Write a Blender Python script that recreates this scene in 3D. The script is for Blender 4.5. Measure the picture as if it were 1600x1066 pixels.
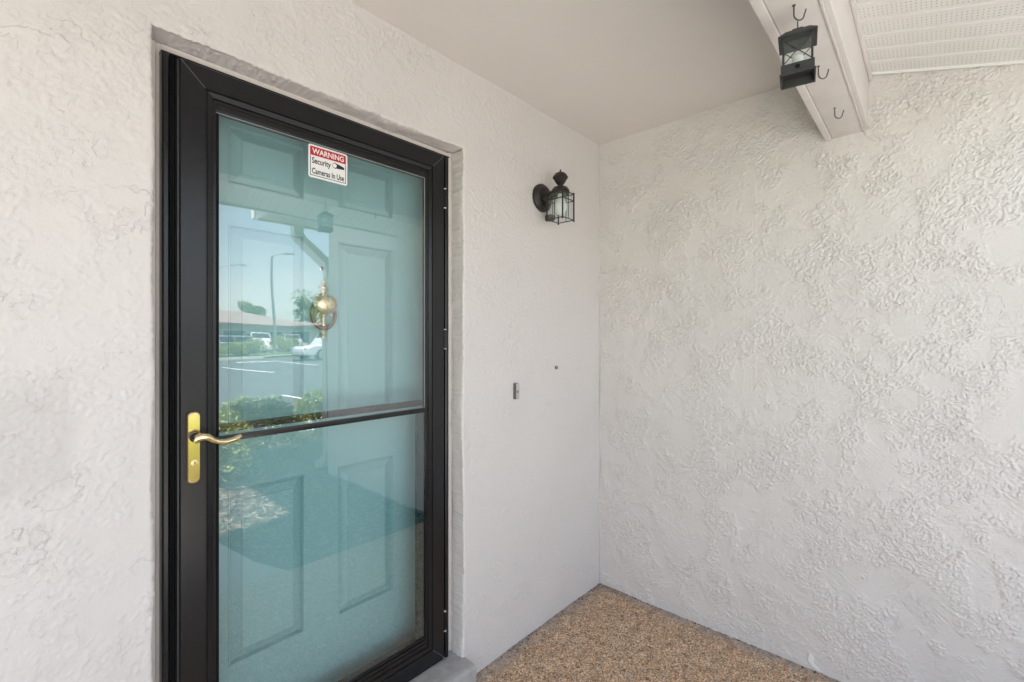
import bpy, bmesh, math, random
import numpy as np
from mathutils import Vector, Matrix

for o in list(bpy.data.objects): bpy.data.objects.remove(o)
S = bpy.context.scene
C = S.collection
R = math.radians
rnd = random.Random(7)

# ------------------------------------------------------------------ camera
CX, CY, CH = -2.2506, -1.3765, 1.3691
cam_d = bpy.data.cameras.new('camera'); cam = bpy.data.objects.new('camera', cam_d); C.objects.link(cam)
cam.location = (CX, CY, CH)
cam.rotation_euler = (R(90), 0, R(42.047 - 90))
cam_d.sensor_width = 36; cam_d.lens = 36 * 727.94 / 1600
cam_d.shift_y = -5.77 / 1600
cam_d.clip_start = 0.02; cam_d.clip_end = 3000
S.camera = cam
S.render.resolution_x = 1024; S.render.resolution_y = 682

# ------------------------------------------------------------------ sky, sun, exposure
SUN_EL, SUN_AZ = 80.0, 62.0            # azimuth: degrees from +X towards +Y, where the sun stands
w = bpy.data.worlds.new('World'); S.world = w; w.use_nodes = True
nt = w.node_tree; bg = nt.nodes['Background']
sky = nt.nodes.new('ShaderNodeTexSky'); sky.sky_type = 'NISHITA'; sky.sun_disc = False
sky.sun_elevation = R(SUN_EL); sky.sun_rotation = R(90 - SUN_AZ)
sky.air_density = 1.0; sky.dust_density = 1.2; sky.ozone_density = 1.0
# thin high cloud over the whole sky: pale streaks as bright as the sky behind them, a little brighter
wtc = nt.nodes.new('ShaderNodeTexCoord'); wmp = nt.nodes.new('ShaderNodeMapping'); wmp.inputs['Scale'].default_value = (1.2, 2.6, 6.0)
wno = nt.nodes.new('ShaderNodeTexNoise'); wno.inputs['Scale'].default_value = 1.6; wno.inputs['Detail'].default_value = 6; wno.inputs['Roughness'].default_value = 0.6
wbw = nt.nodes.new('ShaderNodeRGBToBW'); wsc = nt.nodes.new('ShaderNodeVectorMath'); wsc.operation = 'SCALE'; wsc.inputs[0].default_value = (1.60, 1.58, 1.57)
wmr = nt.nodes.new('ShaderNodeMapRange'); wmr.inputs['From Min'].default_value = 0.35; wmr.inputs['From Max'].default_value = 0.7; wmr.inputs['To Min'].default_value = 0.24; wmr.inputs['To Max'].default_value = 0.66
wmx = nt.nodes.new('ShaderNodeMixRGB')
for a_, b_ in ((wtc.outputs['Generated'], wmp.inputs['Vector']), (wmp.outputs[0], wno.inputs['Vector']), (wno.outputs['Fac'], wmr.inputs['Value']), (sky.outputs[0], wbw.inputs[0]), (wbw.outputs[0], wsc.inputs['Scale']),
               (wmr.outputs[0], wmx.inputs[0]), (sky.outputs[0], wmx.inputs[1]), (wsc.outputs[0], wmx.inputs[2]), (wmx.outputs[0], bg.inputs[0])): nt.links.new(a_, b_)
bg.inputs[1].default_value = 0.10
sd = bpy.data.lights.new('sun', 'SUN'); sd.energy = 5.0; sd.angle = R(0.53); sd.color = (1.0, 0.975, 0.94)
sun = bpy.data.objects.new('sun', sd); C.objects.link(sun)
tosun = Vector((math.cos(R(SUN_EL)) * math.cos(R(SUN_AZ)), math.cos(R(SUN_EL)) * math.sin(R(SUN_AZ)), math.sin(R(SUN_EL))))
sun.rotation_euler = tosun.to_track_quat('Z', 'Y').to_euler(); sun.location = (0, 0, 30)
vs = S.view_settings
vs.view_transform = 'Standard'; vs.look = 'None'; vs.gamma = 1; vs.use_curve_mapping = False
vs.exposure = 2.12

# ------------------------------------------------------------------ material helpers
def mat(name, col, rough=0.6, metal=0.0, spec=0.5, var=0.0, vscale=3.0, bump=0.0, bscale=200.0, bdist=0.001, coat=0.0):
    m = bpy.data.materials.new(name); m.use_nodes = True
    n = m.node_tree.nodes; l = m.node_tree.links; p = n['Principled BSDF']
    p.inputs['Base Color'].default_value = (*col, 1); p.inputs['Roughness'].default_value = rough
    p.inputs['Metallic'].default_value = metal; p.inputs['Specular IOR Level'].default_value = spec
    if coat: p.inputs['Coat Weight'].default_value = coat; p.inputs['Coat Roughness'].default_value = 0.05
    tc = n.new('ShaderNodeTexCoord')
    if var:
        t = n.new('ShaderNodeTexNoise'); t.inputs['Scale'].default_value = vscale; t.inputs['Detail'].default_value = 5; t.inputs['Roughness'].default_value = 0.6
        l.new(tc.outputs['Object'], t.inputs['Vector'])
        mr = n.new('ShaderNodeMapRange'); mr.inputs['From Min'].default_value = 0.3; mr.inputs['From Max'].default_value = 0.7
        mr.inputs['To Min'].default_value = 1 - var; mr.inputs['To Max'].default_value = 1 + var
        l.new(t.outputs['Fac'], mr.inputs['Value'])
        vm = n.new('ShaderNodeVectorMath'); vm.operation = 'SCALE'; vm.inputs[0].default_value = col
        l.new(mr.outputs[0], vm.inputs['Scale']); l.new(vm.outputs[0], p.inputs['Base Color'])
    if bump:
        t2 = n.new('ShaderNodeTexNoise'); t2.inputs['Scale'].default_value = bscale; t2.inputs['Detail'].default_value = 3
        l.new(tc.outputs['Object'], t2.inputs['Vector'])
        b = n.new('ShaderNodeBump'); b.inputs['Strength'].default_value = bump; b.inputs['Distance'].default_value = bdist
        l.new(t2.outputs['Fac'], b.inputs['Height']); l.new(b.outputs[0], p.inputs['Normal'])
    return m

def nodes(m): return m.node_tree.nodes, m.node_tree.links, m.node_tree.nodes['Principled BSDF']

def ramp(n, stops, interp='LINEAR'):
    r = n.new('ShaderNodeValToRGB'); cr = r.color_ramp; cr.interpolation = interp
    while len(cr.elements) < len(stops): cr.elements.new(0.5)
    for e, (pos, c) in zip(cr.elements, stops): e.position = pos; e.color = (*c, 1) if len(c) == 3 else c
    return r

M = {}
# painted stucco: warm light grey, relief is in the mesh, only sand grain and faint grime here
def stucco_mat(name, ledge_amt, crumb_amt, sand, smooth_right=False):
    m = mat(name, (0.715, 0.675, 0.655), 0.62, spec=0.35, var=0.025, vscale=1.6)
    n, l, p = nodes(m); tc = n.new('ShaderNodeTexCoord')
    def noise(scale, detail=3, rough=0.55, dist=0.0, off=0.0):
        t = n.new('ShaderNodeTexNoise'); t.inputs['Scale'].default_value = scale; t.inputs['Detail'].default_value = detail; t.inputs['Roughness'].default_value = rough; t.inputs['Distortion'].default_value = dist
        mp = n.new('ShaderNodeMapping'); mp.inputs['Location'].default_value = (off, off * 0.7, off * 1.3); l.new(tc.outputs['Object'], mp.inputs['Vector']); l.new(mp.outputs[0], t.inputs['Vector']); return t.outputs['Fac']
    def mr(sock, a, b, c=0.0, d=1.0, smooth=True):
        q = n.new('ShaderNodeMapRange'); q.interpolation_type = 'SMOOTHSTEP' if smooth else 'LINEAR'
        for k, v_ in zip(('From Min', 'From Max', 'To Min', 'To Max'), (a, b, c, d)): q.inputs[k].default_value = v_
        l.new(sock, q.inputs['Value']); return q.outputs[0]
    def op(o_, a, b):
        q = n.new('ShaderNodeMath'); q.operation = o_
        for k, x in enumerate((a, b)):
            if isinstance(x, (int, float)): q.inputs[k].default_value = x
            elif x is not None: l.new(x, q.inputs[k])
        return q.outputs[0]
    # sharp broken trowel edges: slow ramp, sudden drop, only inside patches
    saw = op('FRACT', op('MULTIPLY', noise(5.2, 7, 0.62, 0.25), 4.6), None)
    rp = ramp(n, [(0.0, (0, 0, 0)), (0.93, (1, 1, 1)), (1.0, (0, 0, 0))]); l.new(saw, rp.inputs[0])
    led = op('MULTIPLY', op('MULTIPLY', rp.outputs[0], mr(noise(5.0, 3, 0.6, 0, 3.1), 0.47, 0.60)), ledge_amt)
    cr = op('MULTIPLY', op('MULTIPLY', mr(noise(48, 4, 0.6, 0.5, 1.7), 0.53, 0.60), mr(noise(5.5, 4, 0.6, 0, 7.7), 0.47, 0.60)), crumb_amt)
    sn = op('ADD', op('MULTIPLY', noise(420, 3), 0.00045 * sand), op('MULTIPLY', noise(110, 4, 0.6, 0.5), 0.0011 * sand))
    h = op('ADD', led, cr)
    if smooth_right:      # the strip between the doorway and the corner was finished finer by hand
        sp = n.new('ShaderNodeSeparateXYZ'); l.new(tc.outputs['Object'], sp.inputs[0]); h = op('MULTIPLY', h, mr(sp.outputs['X'], -1.15, -0.85, 1.0, 0.35))
        # an old grey scuff where something used to lean against the wall left of the door
        col = p.inputs['Base Color'].links[0].from_socket; wob = op('MULTIPLY', noise(14, 4), 0.06)
        zx = op('ADD', sp.outputs['X'], wob); zz_ = op('ADD', sp.outputs['Z'], wob)
        sm = op('MULTIPLY', op('MULTIPLY', mr(zx, -2.09, -2.13), mr(zz_, 1.05, 1.10)), mr(zz_, 1.34, 1.27))
        fac = op('SUBTRACT', 1.0, op('MULTIPLY', sm, 0.09)); vm2 = n.new('ShaderNodeVectorMath'); vm2.operation = 'SCALE'; l.new(col, vm2.inputs[0]); l.new(fac, vm2.inputs['Scale']); l.new(vm2.outputs[0], p.inputs['Base Color'])
    h = op('ADD', h, sn)
    bp = n.new('ShaderNodeBump'); bp.inputs['Strength'].default_value = 1.0; bp.inputs['Distance'].default_value = 1.0
    l.new(h, bp.inputs['Height']); l.new(bp.outputs[0], p.inputs['Normal'])
    return m
M['stucco'] = stucco_mat('stucco_paint', 0.0014, 0.0007, 0.8, True)
M['stucco_rough'] = stucco_mat('rough_stucco_paint', 0.0012, 0.0009, 0.6)
M['ceiling'] = mat('ceiling_paint', (0.74, 0.69, 0.655), 0.6, spec=0.3, var=0.03, vscale=1.3, bump=0.12, bscale=160, bdist=0.001)
M['trim'] = mat('trim_paint', (0.73, 0.68, 0.65), 0.5, var=0.05, vscale=9, bump=0.25, bscale=240, bdist=0.0008)
M['beam'] = mat('beam_paint', (0.73, 0.68, 0.65), 0.55, var=0.05, vscale=14, bump=0.35, bscale=150, bdist=0.001)
M['casing'] = mat('casing_paint', (0.72, 0.66, 0.61), 0.45, var=0.05, vscale=12, bump=0.2, bscale=150)
M['black'] = mat('black_aluminium', (0.009, 0.009, 0.0105), 0.27, spec=0.5, var=0.25, vscale=25, bump=0.06, bscale=500, bdist=0.0005)
M['gap'] = mat('black_weatherstrip', (0.006, 0.006, 0.007), 0.85, spec=0.2)
M['bead'] = mat('glazing_bead', (0.30, 0.31, 0.31), 0.4)
M['edge'] = mat('worn_edge', (0.05, 0.05, 0.052), 0.4, var=0.3, vscale=30)
M['seam'] = mat('mitre_joint', (0.13, 0.13, 0.13), 0.5)
M['teal_strip'] = mat('dark_teal_strip', (0.006, 0.035, 0.042), 0.6, spec=0.2)
M['nylon'] = mat('white_nylon', (0.75, 0.75, 0.73), 0.45)
M['teal'] = mat('teal_door_paint', (0.31, 0.54, 0.565), 0.42, spec=0.4, var=0.03, vscale=4, bump=0.10, bscale=260, bdist=0.0006)
M['brass'] = mat('polished_brass', (0.92, 0.76, 0.45), 0.10, metal=1.0, var=0.05, vscale=30)
M['brassback'] = mat('brown_backplate', (0.16, 0.08, 0.06), 0.5)
M['iron'] = mat('bronze_black_iron', (0.020, 0.017, 0.014), 0.42, spec=0.5, var=0.4, vscale=40, bump=0.15, bscale=300)
M['hook'] = mat('dark_steel_hook', (0.13, 0.12, 0.10), 0.45, metal=0.5)
M['lantern'] = mat('charcoal_tin', (0.028, 0.029, 0.029), 0.5, var=0.2, vscale=40)
M['bulb'] = mat('frosted_bulb', (0.88, 0.88, 0.86), 0.35)
M['sill'] = mat('cement_sill', (0.42, 0.41, 0.40), 0.8, var=0.16, vscale=22, bump=0.5, bscale=90, bdist=0.003)
M['grey'] = mat('grey_plastic', (0.12, 0.12, 0.12), 0.4)
M['chrome'] = mat('bell_chrome', (0.75, 0.75, 0.74), 0.25, metal=0.9)
M['white'] = mat('white_vinyl', (0.86, 0.85, 0.83), 0.4)
M['red'] = mat('sticker_red', (0.52, 0.012, 0.035), 0.4)
M['ink'] = mat('sticker_ink', (0.012, 0.012, 0.025), 0.4)
M['fascia'] = mat('fascia_white', (0.70, 0.68, 0.64), 0.45, var=0.04, vscale=4)
M['oldsoffit'] = mat('aged_soffit', (0.46, 0.43, 0.385), 0.6, var=0.06, vscale=5)
M['spout'] = mat('downspout_paint', (0.62, 0.60, 0.56), 0.4)
M['shingle'] = mat('shingle_roof', (0.30, 0.245, 0.22), 0.9, var=0.2, vscale=6, bump=0.4, bscale=12, bdist=0.02)
M['concrete'] = mat('concrete', (0.52, 0.50, 0.475), 0.85, var=0.10, vscale=3, bump=0.25, bscale=120, bdist=0.002)
M['kerb'] = mat('kerb_white', (0.70, 0.69, 0.66), 0.8, var=0.08, vscale=2)
M['paint_line'] = mat('road_paint', (0.78, 0.78, 0.76), 0.7, var=0.06, vscale=4)
M['yellow'] = mat('kerb_yellow', (0.75, 0.50, 0.08), 0.7, var=0.08, vscale=3)
M['asphalt'] = mat('asphalt', (0.085, 0.088, 0.095), 0.9, var=0.16, vscale=0.8, bump=0.4, bscale=90, bdist=0.004)
M['grass'] = mat('lawn', (0.10, 0.15, 0.045), 0.95, var=0.35, vscale=1.5, bump=0.6, bscale=30, bdist=0.03)
M['soil'] = mat('mulch_soil', (0.07, 0.055, 0.045), 0.95, var=0.3, vscale=20, bump=0.6, bscale=60, bdist=0.01)
M['bark'] = mat('bark', (0.16, 0.12, 0.09), 0.9, var=0.25, vscale=8, bump=0.6, bscale=30, bdist=0.02)
M['galv'] = mat('galvanised_pole', (0.42, 0.43, 0.44), 0.45, metal=0.5, var=0.08, vscale=5)
M['tyre'] = mat('tyre_rubber', (0.02, 0.02, 0.02), 0.85)
M['rim'] = mat('alloy_rim', (0.55, 0.56, 0.58), 0.3, metal=0.8)
M['carglass'] = mat('car_glass', (0.02, 0.025, 0.03), 0.05, spec=0.7)
M['lens'] = mat('lamp_lens', (0.7, 0.7, 0.68), 0.1)
M['redlens'] = mat('tail_lens', (0.35, 0.02, 0.02), 0.15)
M['farwall'] = mat('far_stucco', (0.52, 0.49, 0.45), 0.85, var=0.06, vscale=1)
M['farglass'] = mat('far_window', (0.03, 0.04, 0.05), 0.1, spec=0.7)

def leafmat(name, a, b):
    m = mat(name, a, 0.5, spec=0.4); n, l, p = nodes(m)
    g = n.new('ShaderNodeNewGeometry'); tc = n.new('ShaderNodeTexCoord')
    t = n.new('ShaderNodeTexNoise'); t.inputs['Scale'].default_value = 9; l.new(tc.outputs['Object'], t.inputs['Vector'])
    ad = n.new('ShaderNodeMath'); ad.operation = 'MULTIPLY_ADD'; ad.inputs[1].default_value = 0.55
    l.new(g.outputs['Random Per Island'], ad.inputs[0]); l.new(t.outputs['Fac'], ad.inputs[2])
    r = ramp(n, [(0.35, a), (0.95, b)]); l.new(ad.outputs[0], r.inputs[0]); l.new(r.outputs[0], p.inputs['Base Color'])
    tr = n.new('ShaderNodeBsdfTranslucent'); l.new(r.outputs[0], tr.inputs['Color'])
    mx = n.new('ShaderNodeMixShader'); mx.inputs[0].default_value = 0.25
    out = n['Material Output']; l.new(p.outputs[0], mx.inputs[1]); l.new(tr.outputs[0], mx.inputs[2]); l.new(mx.outputs[0], out.inputs[0])
    return m
M['hedge'] = leafmat('hedge_leaf', (0.09, 0.15, 0.03), (0.50, 0.52, 0.15))
M['treeleaf'] = leafmat('tree_leaf', (0.09, 0.14, 0.05), (0.26, 0.33, 0.12))

def chips_mat():
    m = mat('wood_chip', (0.3, 0.25, 0.2), 0.85); n, l, p = nodes(m)
    g = n.new('ShaderNodeNewGeometry')
    r = ramp(n, [(0.0, (0.05, 0.032, 0.024)), (0.6, (0.17, 0.12, 0.09)), (1.0, (0.52, 0.43, 0.36))])
    l.new(g.outputs['Random Per Island'], r.inputs[0]); l.new(r.outputs[0], p.inputs['Base Color'])
    return m
M['chip'] = chips_mat()

def pebble_mat():
    m = mat('pebble_epoxy', (0.4, 0.3, 0.2), 0.55, spec=0.45); n, l, p = nodes(m)
    tc = n.new('ShaderNodeTexCoord')
    wn = n.new('ShaderNodeTexNoise'); wn.inputs['Scale'].default_value = 60; wn.inputs['Detail'].default_value = 2
    l.new(tc.outputs['Object'], wn.inputs['Vector'])
    wv = n.new('ShaderNodeVectorMath'); wv.operation = 'MULTIPLY_ADD'; wv.inputs[1].default_value = (0.006, 0.006, 0.006)
    l.new(wn.outputs['Color'], wv.inputs[0]); l.new(tc.outputs['Object'], wv.inputs[2])
    v = n.new('ShaderNodeTexVoronoi'); v.inputs['Scale'].default_value = 185; v.voronoi_dimensions = '3D'
    l.new(wv.outputs[0], v.inputs['Vector'])
    r = ramp(n, [(0.0, (0.15, 0.075, 0.04)), (0.16, (0.47, 0.27, 0.145)), (0.55, (0.70, 0.46, 0.275)), (0.82, (0.80, 0.60, 0.41)), (1.0, (0.92, 0.84, 0.73))])
    sx = n.new('ShaderNodeSeparateColor'); l.new(v.outputs['Color'], sx.inputs[0]); l.new(sx.outputs[0], r.inputs[0])
    # darker resin between stones
    dr = ramp(n, [(0.0, (1, 1, 1)), (0.55, (0.9, 0.9, 0.9)), (1.0, (0.45, 0.4, 0.37))]); l.new(v.outputs['Distance'], dr.inputs[0])
    mm = n.new('ShaderNodeMixRGB'); mm.blend_type = 'MULTIPLY'; mm.inputs[0].default_value = 1; l.new(r.outputs[0], mm.inputs[1]); l.new(dr.outputs[0], mm.inputs[2])
    # dusty grey border along the walls and cloudy wear
    sp = n.new('ShaderNodeSeparateXYZ'); l.new(tc.outputs['Object'], sp.inputs[0])
    mxx = n.new('ShaderNodeMath'); mxx.operation = 'MAXIMUM'; l.new(sp.outputs['X'], mxx.inputs[0]); l.new(sp.outputs['Y'], mxx.inputs[1])
    cn = n.new('ShaderNodeTexNoise'); cn.inputs['Scale'].default_value = 14; cn.inputs['Detail'].default_value = 5; l.new(tc.outputs['Object'], cn.inputs['Vector'])
    ma = n.new('ShaderNodeMath'); ma.operation = 'MULTIPLY_ADD'; ma.inputs[1].default_value = 0.16; l.new(cn.outputs['Fac'], ma.inputs[0]); l.new(mxx.outputs[0], ma.inputs[2])
    mr = n.new('ShaderNodeMapRange'); mr.inputs['From Min'].default_value = 0.0; mr.inputs['From Max'].default_value = 0.085; mr.inputs['To Max'].default_value = 0.75
    l.new(ma.outputs[0], mr.inputs['Value'])
    gx = n.new('ShaderNodeMixRGB'); gx.inputs[2].default_value = (0.38, 0.345, 0.32, 1); l.new(mr.outputs[0], gx.inputs[0]); l.new(mm.outputs[0], gx.inputs[1])
    # a few drips of grey-blue paint
    pn = n.new('ShaderNodeTexVoronoi'); pn.inputs['Scale'].default_value = 3.1; l.new(tc.outputs['Object'], pn.inputs['Vector'])
    pr = n.new('ShaderNodeMapRange'); pr.inputs['From Min'].default_value = 0.035; pr.inputs['From Max'].default_value = 0.05; pr.inputs['To Min'].default_value = 0.8; pr.inputs['To Max'].default_value = 0.0
    l.new(pn.outputs['Distance'], pr.inputs['Value'])
    px = n.new('ShaderNodeMixRGB'); px.inputs[2].default_value = (0.26, 0.29, 0.31, 1); l.new(pr.outputs[0], px.inputs[0]); l.new(gx.outputs[0], px.inputs[1])
    vn = n.new('ShaderNodeTexNoise'); vn.inputs['Scale'].default_value = 22; vn.inputs['Detail'].default_value = 5; l.new(tc.outputs['Object'], vn.inputs['Vector'])
    vr = n.new('ShaderNodeMapRange'); vr.inputs['From Min'].default_value = 0.3; vr.inputs['From Max'].default_value = 0.7; vr.inputs['To Min'].default_value = 0.74; vr.inputs['To Max'].default_value = 1.2; l.new(vn.outputs['Fac'], vr.inputs['Value'])
    vv_ = n.new('ShaderNodeVectorMath'); vv_.operation = 'SCALE'; l.new(px.outputs[0], vv_.inputs[0]); l.new(vr.outputs[0], vv_.inputs['Scale']); l.new(vv_.outputs[0], p.inputs['Base Color'])
    b = n.new('ShaderNodeBump'); b.invert = True; b.inputs['Strength'].default_value = 0.8; b.inputs['Distance'].default_value = 0.003
    l.new(v.outputs['Distance'], b.inputs['Height']); l.new(b.outputs[0], p.inputs['Normal'])
    return m
M['pebble'] = pebble_mat()

def perforated():
    # vented vinyl: rows of small punched holes in two bands of each strip (local X across the strip, Y along it)
    m = mat('perforated_vinyl', (0.86, 0.85, 0.83), 0.45, var=0.03, vscale=6); n, l, p = nodes(m)
    src = p.inputs['Base Color'].links[0].from_socket
    tc = n.new('ShaderNodeTexCoord'); sp = n.new('ShaderNodeSeparateXYZ'); l.new(tc.outputs['Object'], sp.inputs[0])
    def dist(sock, pitch):
        a = n.new('ShaderNodeMath'); a.operation = 'PINGPONG'; a.inputs[1].default_value = pitch / 2; l.new(sock, a.inputs[0]); return a.outputs[0]
    dx = dist(sp.outputs['X'], 0.0152); dy = dist(sp.outputs['Y'], 0.0115)
    h = n.new('ShaderNodeMath'); h.operation = 'MULTIPLY'; l.new(dx, h.inputs[0]); l.new(dx, h.inputs[1])
    k = n.new('ShaderNodeMath'); k.operation = 'MULTIPLY_ADD'; l.new(dy, k.inputs[0]); l.new(dy, k.inputs[1]); l.new(h.outputs[0], k.inputs[2])
    lt = n.new('ShaderNodeMath'); lt.operation = 'LESS_THAN'; lt.inputs[1].default_value = 0.0018 ** 2; l.new(k.outputs[0], lt.inputs[0])
    band = n.new('ShaderNodeMath'); band.operation = 'COMPARE'; band.inputs[1].default_value = 0.047; band.inputs[2].default_value = 0.031; l.new(sp.outputs['X'], band.inputs[0])
    f = n.new('ShaderNodeMath'); f.operation = 'MULTIPLY'; l.new(lt.outputs[0], f.inputs[0]); l.new(band.outputs[0], f.inputs[1])
    mx = n.new('ShaderNodeMixRGB'); mx.inputs[2].default_value = (0.30, 0.29, 0.27, 1); l.new(f.outputs[0], mx.inputs[0]); l.new(src, mx.inputs[1]); l.new(mx.outputs[0], p.inputs['Base Color'])
    return m
M['vinyl'] = perforated()

def knocker_mat():
    m = mat('worn_brass', (0.45, 0.33, 0.16), 0.33, metal=1.0); n, l, p = nodes(m)
    tc = n.new('ShaderNodeTexCoord'); t = n.new('ShaderNodeTexNoise'); t.inputs['Scale'].default_value = 130; t.inputs['Detail'].default_value = 5
    l.new(tc.outputs['Object'], t.inputs['Vector'])
    r = ramp(n, [(0.30, (0.20, 0.14, 0.07)), (0.39, (0.80, 0.58, 0.28)), (0.60, (1.0, 0.82, 0.50))]); l.new(t.outputs['Fac'], r.inputs[0]); l.new(r.outputs[0], p.inputs['Base Color'])
    rr = n.new('ShaderNodeMapRange'); rr.inputs['To Min'].default_value = 0.6; rr.inputs['To Max'].default_value = 0.2; l.new(t.outputs['Fac'], rr.inputs['Value']); l.new(rr.outputs[0], p.inputs['Roughness'])
    return m
M['oldbrass'] = knocker_mat()
M['ringbrass'] = mat('tarnished_ring', (0.20, 0.15, 0.09), 0.4, metal=0.9, var=0.4, vscale=60)

def glass_mat(name, f0, tint=(0.96, 0.985, 0.98), wave=0.0):
    # clear float glass: see-through plus a mirror reflection that follows Schlick's law on both faces
    m = bpy.data.materials.new(name); m.use_nodes = True; n = m.node_tree.nodes; l = m.node_tree.links; n.clear()
    out = n.new('ShaderNodeOutputMaterial'); mx = n.new('ShaderNodeMixShader'); tr = n.new('ShaderNodeBsdfTransparent'); gl = n.new('ShaderNodeBsdfGlossy')
    tr.inputs['Color'].default_value = (*tint, 1); gl.inputs['Roughness'].default_value = 0.0; gl.inputs['Color'].default_value = (1, 1, 1, 1)
    lw = n.new('ShaderNodeLayerWeight'); lw.inputs['Blend'].default_value = 0.5
    pw = n.new('ShaderNodeMath'); pw.operation = 'POWER'; pw.inputs[1].default_value = 5; l.new(lw.outputs['Facing'], pw.inputs[0])
    ma = n.new('ShaderNodeMath'); ma.operation = 'MULTIPLY_ADD'; ma.inputs[1].default_value = 1 - f0; ma.inputs[2].default_value = f0; l.new(pw.outputs[0], ma.inputs[0])
    l.new(ma.outputs[0], mx.inputs[0]); l.new(tr.outputs[0], mx.inputs[1]); l.new(gl.outputs[0], mx.inputs[2]); l.new(mx.outputs[0], out.inputs[0])
    if wave:
        tc = n.new('ShaderNodeTexCoord'); t = n.new('ShaderNodeTexNoise'); t.inputs['Scale'].default_value = 4.5; t.inputs['Detail'].default_value = 0
        l.new(tc.outputs['Object'], t.inputs['Vector'])
        b = n.new('ShaderNodeBump'); b.inputs['Strength'].default_value = 1; b.inputs['Distance'].default_value = wave
        l.new(t.outputs['Fac'], b.inputs['Height']); l.new(b.outputs[0], gl.inputs['Normal'])
    return m
M['pane'] = glass_mat('door_glass', 0.10, wave=0.0006)
M['lampglass'] = glass_mat('lamp_glass', 0.04)

# ------------------------------------------------------------------ mesh helpers
def tag(o, label=None, cat=None, group=None, kind=None):
    if label: o['label'] = label
    if cat: o['category'] = cat
    if group: o['group'] = group
    if kind: o['kind'] = kind
    return o

def empty(name, loc, label=None, cat=None, group=None):
    o = bpy.data.objects.new(name, None); o.empty_display_size = 0.05; o.location = loc; C.objects.link(o)
    return tag(o, label, cat, group)

def link(name, me, material, parent=None):
    o = bpy.data.objects.new(name, me); C.objects.link(o)
    if material is not None and not me.materials: me.materials.append(material)
    if parent is not None:
        o.parent = parent
        if parent.parent is None: o.matrix_parent_inverse = Matrix.Translation(-parent.location)      # shapes are written in world metres
    return o

def obj(name, bm, material, parent=None, smooth=None):
    me = bpy.data.meshes.new(name); bmesh.ops.recalc_face_normals(bm, faces=bm.faces)
    bm.to_mesh(me); bm.free()
    if smooth is not None:
        me.polygons.foreach_set('use_smooth', [True] * len(me.polygons))
        try: me.set_sharp_from_angle(angle=R(smooth))
        except Exception: pass
    return link(name, me, material, parent)

def add_box(bm, x0, x1, y0, y1, z0, z1, bevel=0.0, seg=2):
    r = bmesh.ops.create_cube(bm, size=1.0); vs_ = r['verts']
    for v in vs_:
        v.co = Vector(((x0 + x1) / 2 + v.co.x * (x1 - x0), (y0 + y1) / 2 + v.co.y * (y1 - y0), (z0 + z1) / 2 + v.co.z * (z1 - z0)))
    if bevel:
        ed = list({e for v in vs_ for e in v.link_edges})
        bmesh.ops.bevel(bm, geom=ed, offset=bevel, segments=seg, affect='EDGES', profile=0.6)

def box(name, x0, x1, y0, y1, z0, z1, material, parent=None, bevel=0.0):
    bm = bmesh.new(); add_box(bm, x0, x1, y0, y1, z0, z1, bevel)
    return obj(name, bm, material, parent, smooth=35 if bevel else None)

def add_tube(bm, pts, rad, seg=10, caps=True):
    pts = [Vector(p) for p in pts]; rads = rad if isinstance(rad, (list, tuple)) else [rad] * len(pts)
    rings = []; prev = None
    for i, p in enumerate(pts):
        t = (pts[min(i + 1, len(pts) - 1)] - pts[max(i - 1, 0)]).normalized()
        if prev is None:
            a = Vector((0, 0, 1)) if abs(t.z) < 0.9 else Vector((1, 0, 0)); u = t.cross(a).normalized()
        else: u = (prev - t * prev.dot(t)).normalized()
        prev = u; v = t.cross(u)
        rings.append([bm.verts.new(p + (u * math.cos(2 * math.pi * k / seg) + v * math.sin(2 * math.pi * k / seg)) * rads[i]) for k in range(seg)])
    for a, b in zip(rings, rings[1:]):
        for k in range(seg): bm.faces.new((a[k], a[(k + 1) % seg], b[(k + 1) % seg], b[k]))
    if caps: bm.faces.new(rings[0][::-1]); bm.faces.new(rings[-1])

def add_lathe(bm, prof, center, axis='z', seg=24, sq=0.0):
    # prof: (radius, height) pairs; axis z or y (height grows towards -y for 'y')
    c = Vector(center); rings = []
    for r, hh in prof:
        ring = []
        for k in range(seg):
            a = 2 * math.pi * k / seg
            q = Vector((r * math.cos(a), r * math.sin(a), hh)) if axis == 'z' else Vector((r * math.cos(a), -hh, r * math.sin(a)))
            ring.append(bm.verts.new(c + q))
        rings.append(ring)
    for a, b in zip(rings, rings[1:]):
        for k in range(seg): bm.faces.new((a[k], a[(k + 1) % seg], b[(k + 1) % seg], b[k]))
    bm.faces.new(rings[0][::-1]); bm.faces.new(rings[-1])

def add_prism(bm, poly, axis, a0, a1):
    # extrude a polygon (2-D) along an axis: 'x' -> poly is (y,z); 'y' -> (x,z); 'z' -> (x,y)
    def P(p, a):
        return Vector((a, p[0], p[1])) if axis == 'x' else Vector((p[0], a, p[1])) if axis == 'y' else Vector((p[0], p[1], a))
    A = [bm.verts.new(P(p, a0)) for p in poly]; B = [bm.verts.new(P(p, a1)) for p in poly]
    n_ = len(poly)
    bm.faces.new(A[::-1]); bm.faces.new(B)
    for i in range(n_): bm.faces.new((A[i], A[(i + 1) % n_], B[(i + 1) % n_], B[i]))

def prism(name, poly, axis, a0, a1, material, parent=None, smooth=None):
    bm = bmesh.new(); add_prism(bm, poly, axis, a0, a1); return obj(name, bm, material, parent, smooth)

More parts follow.
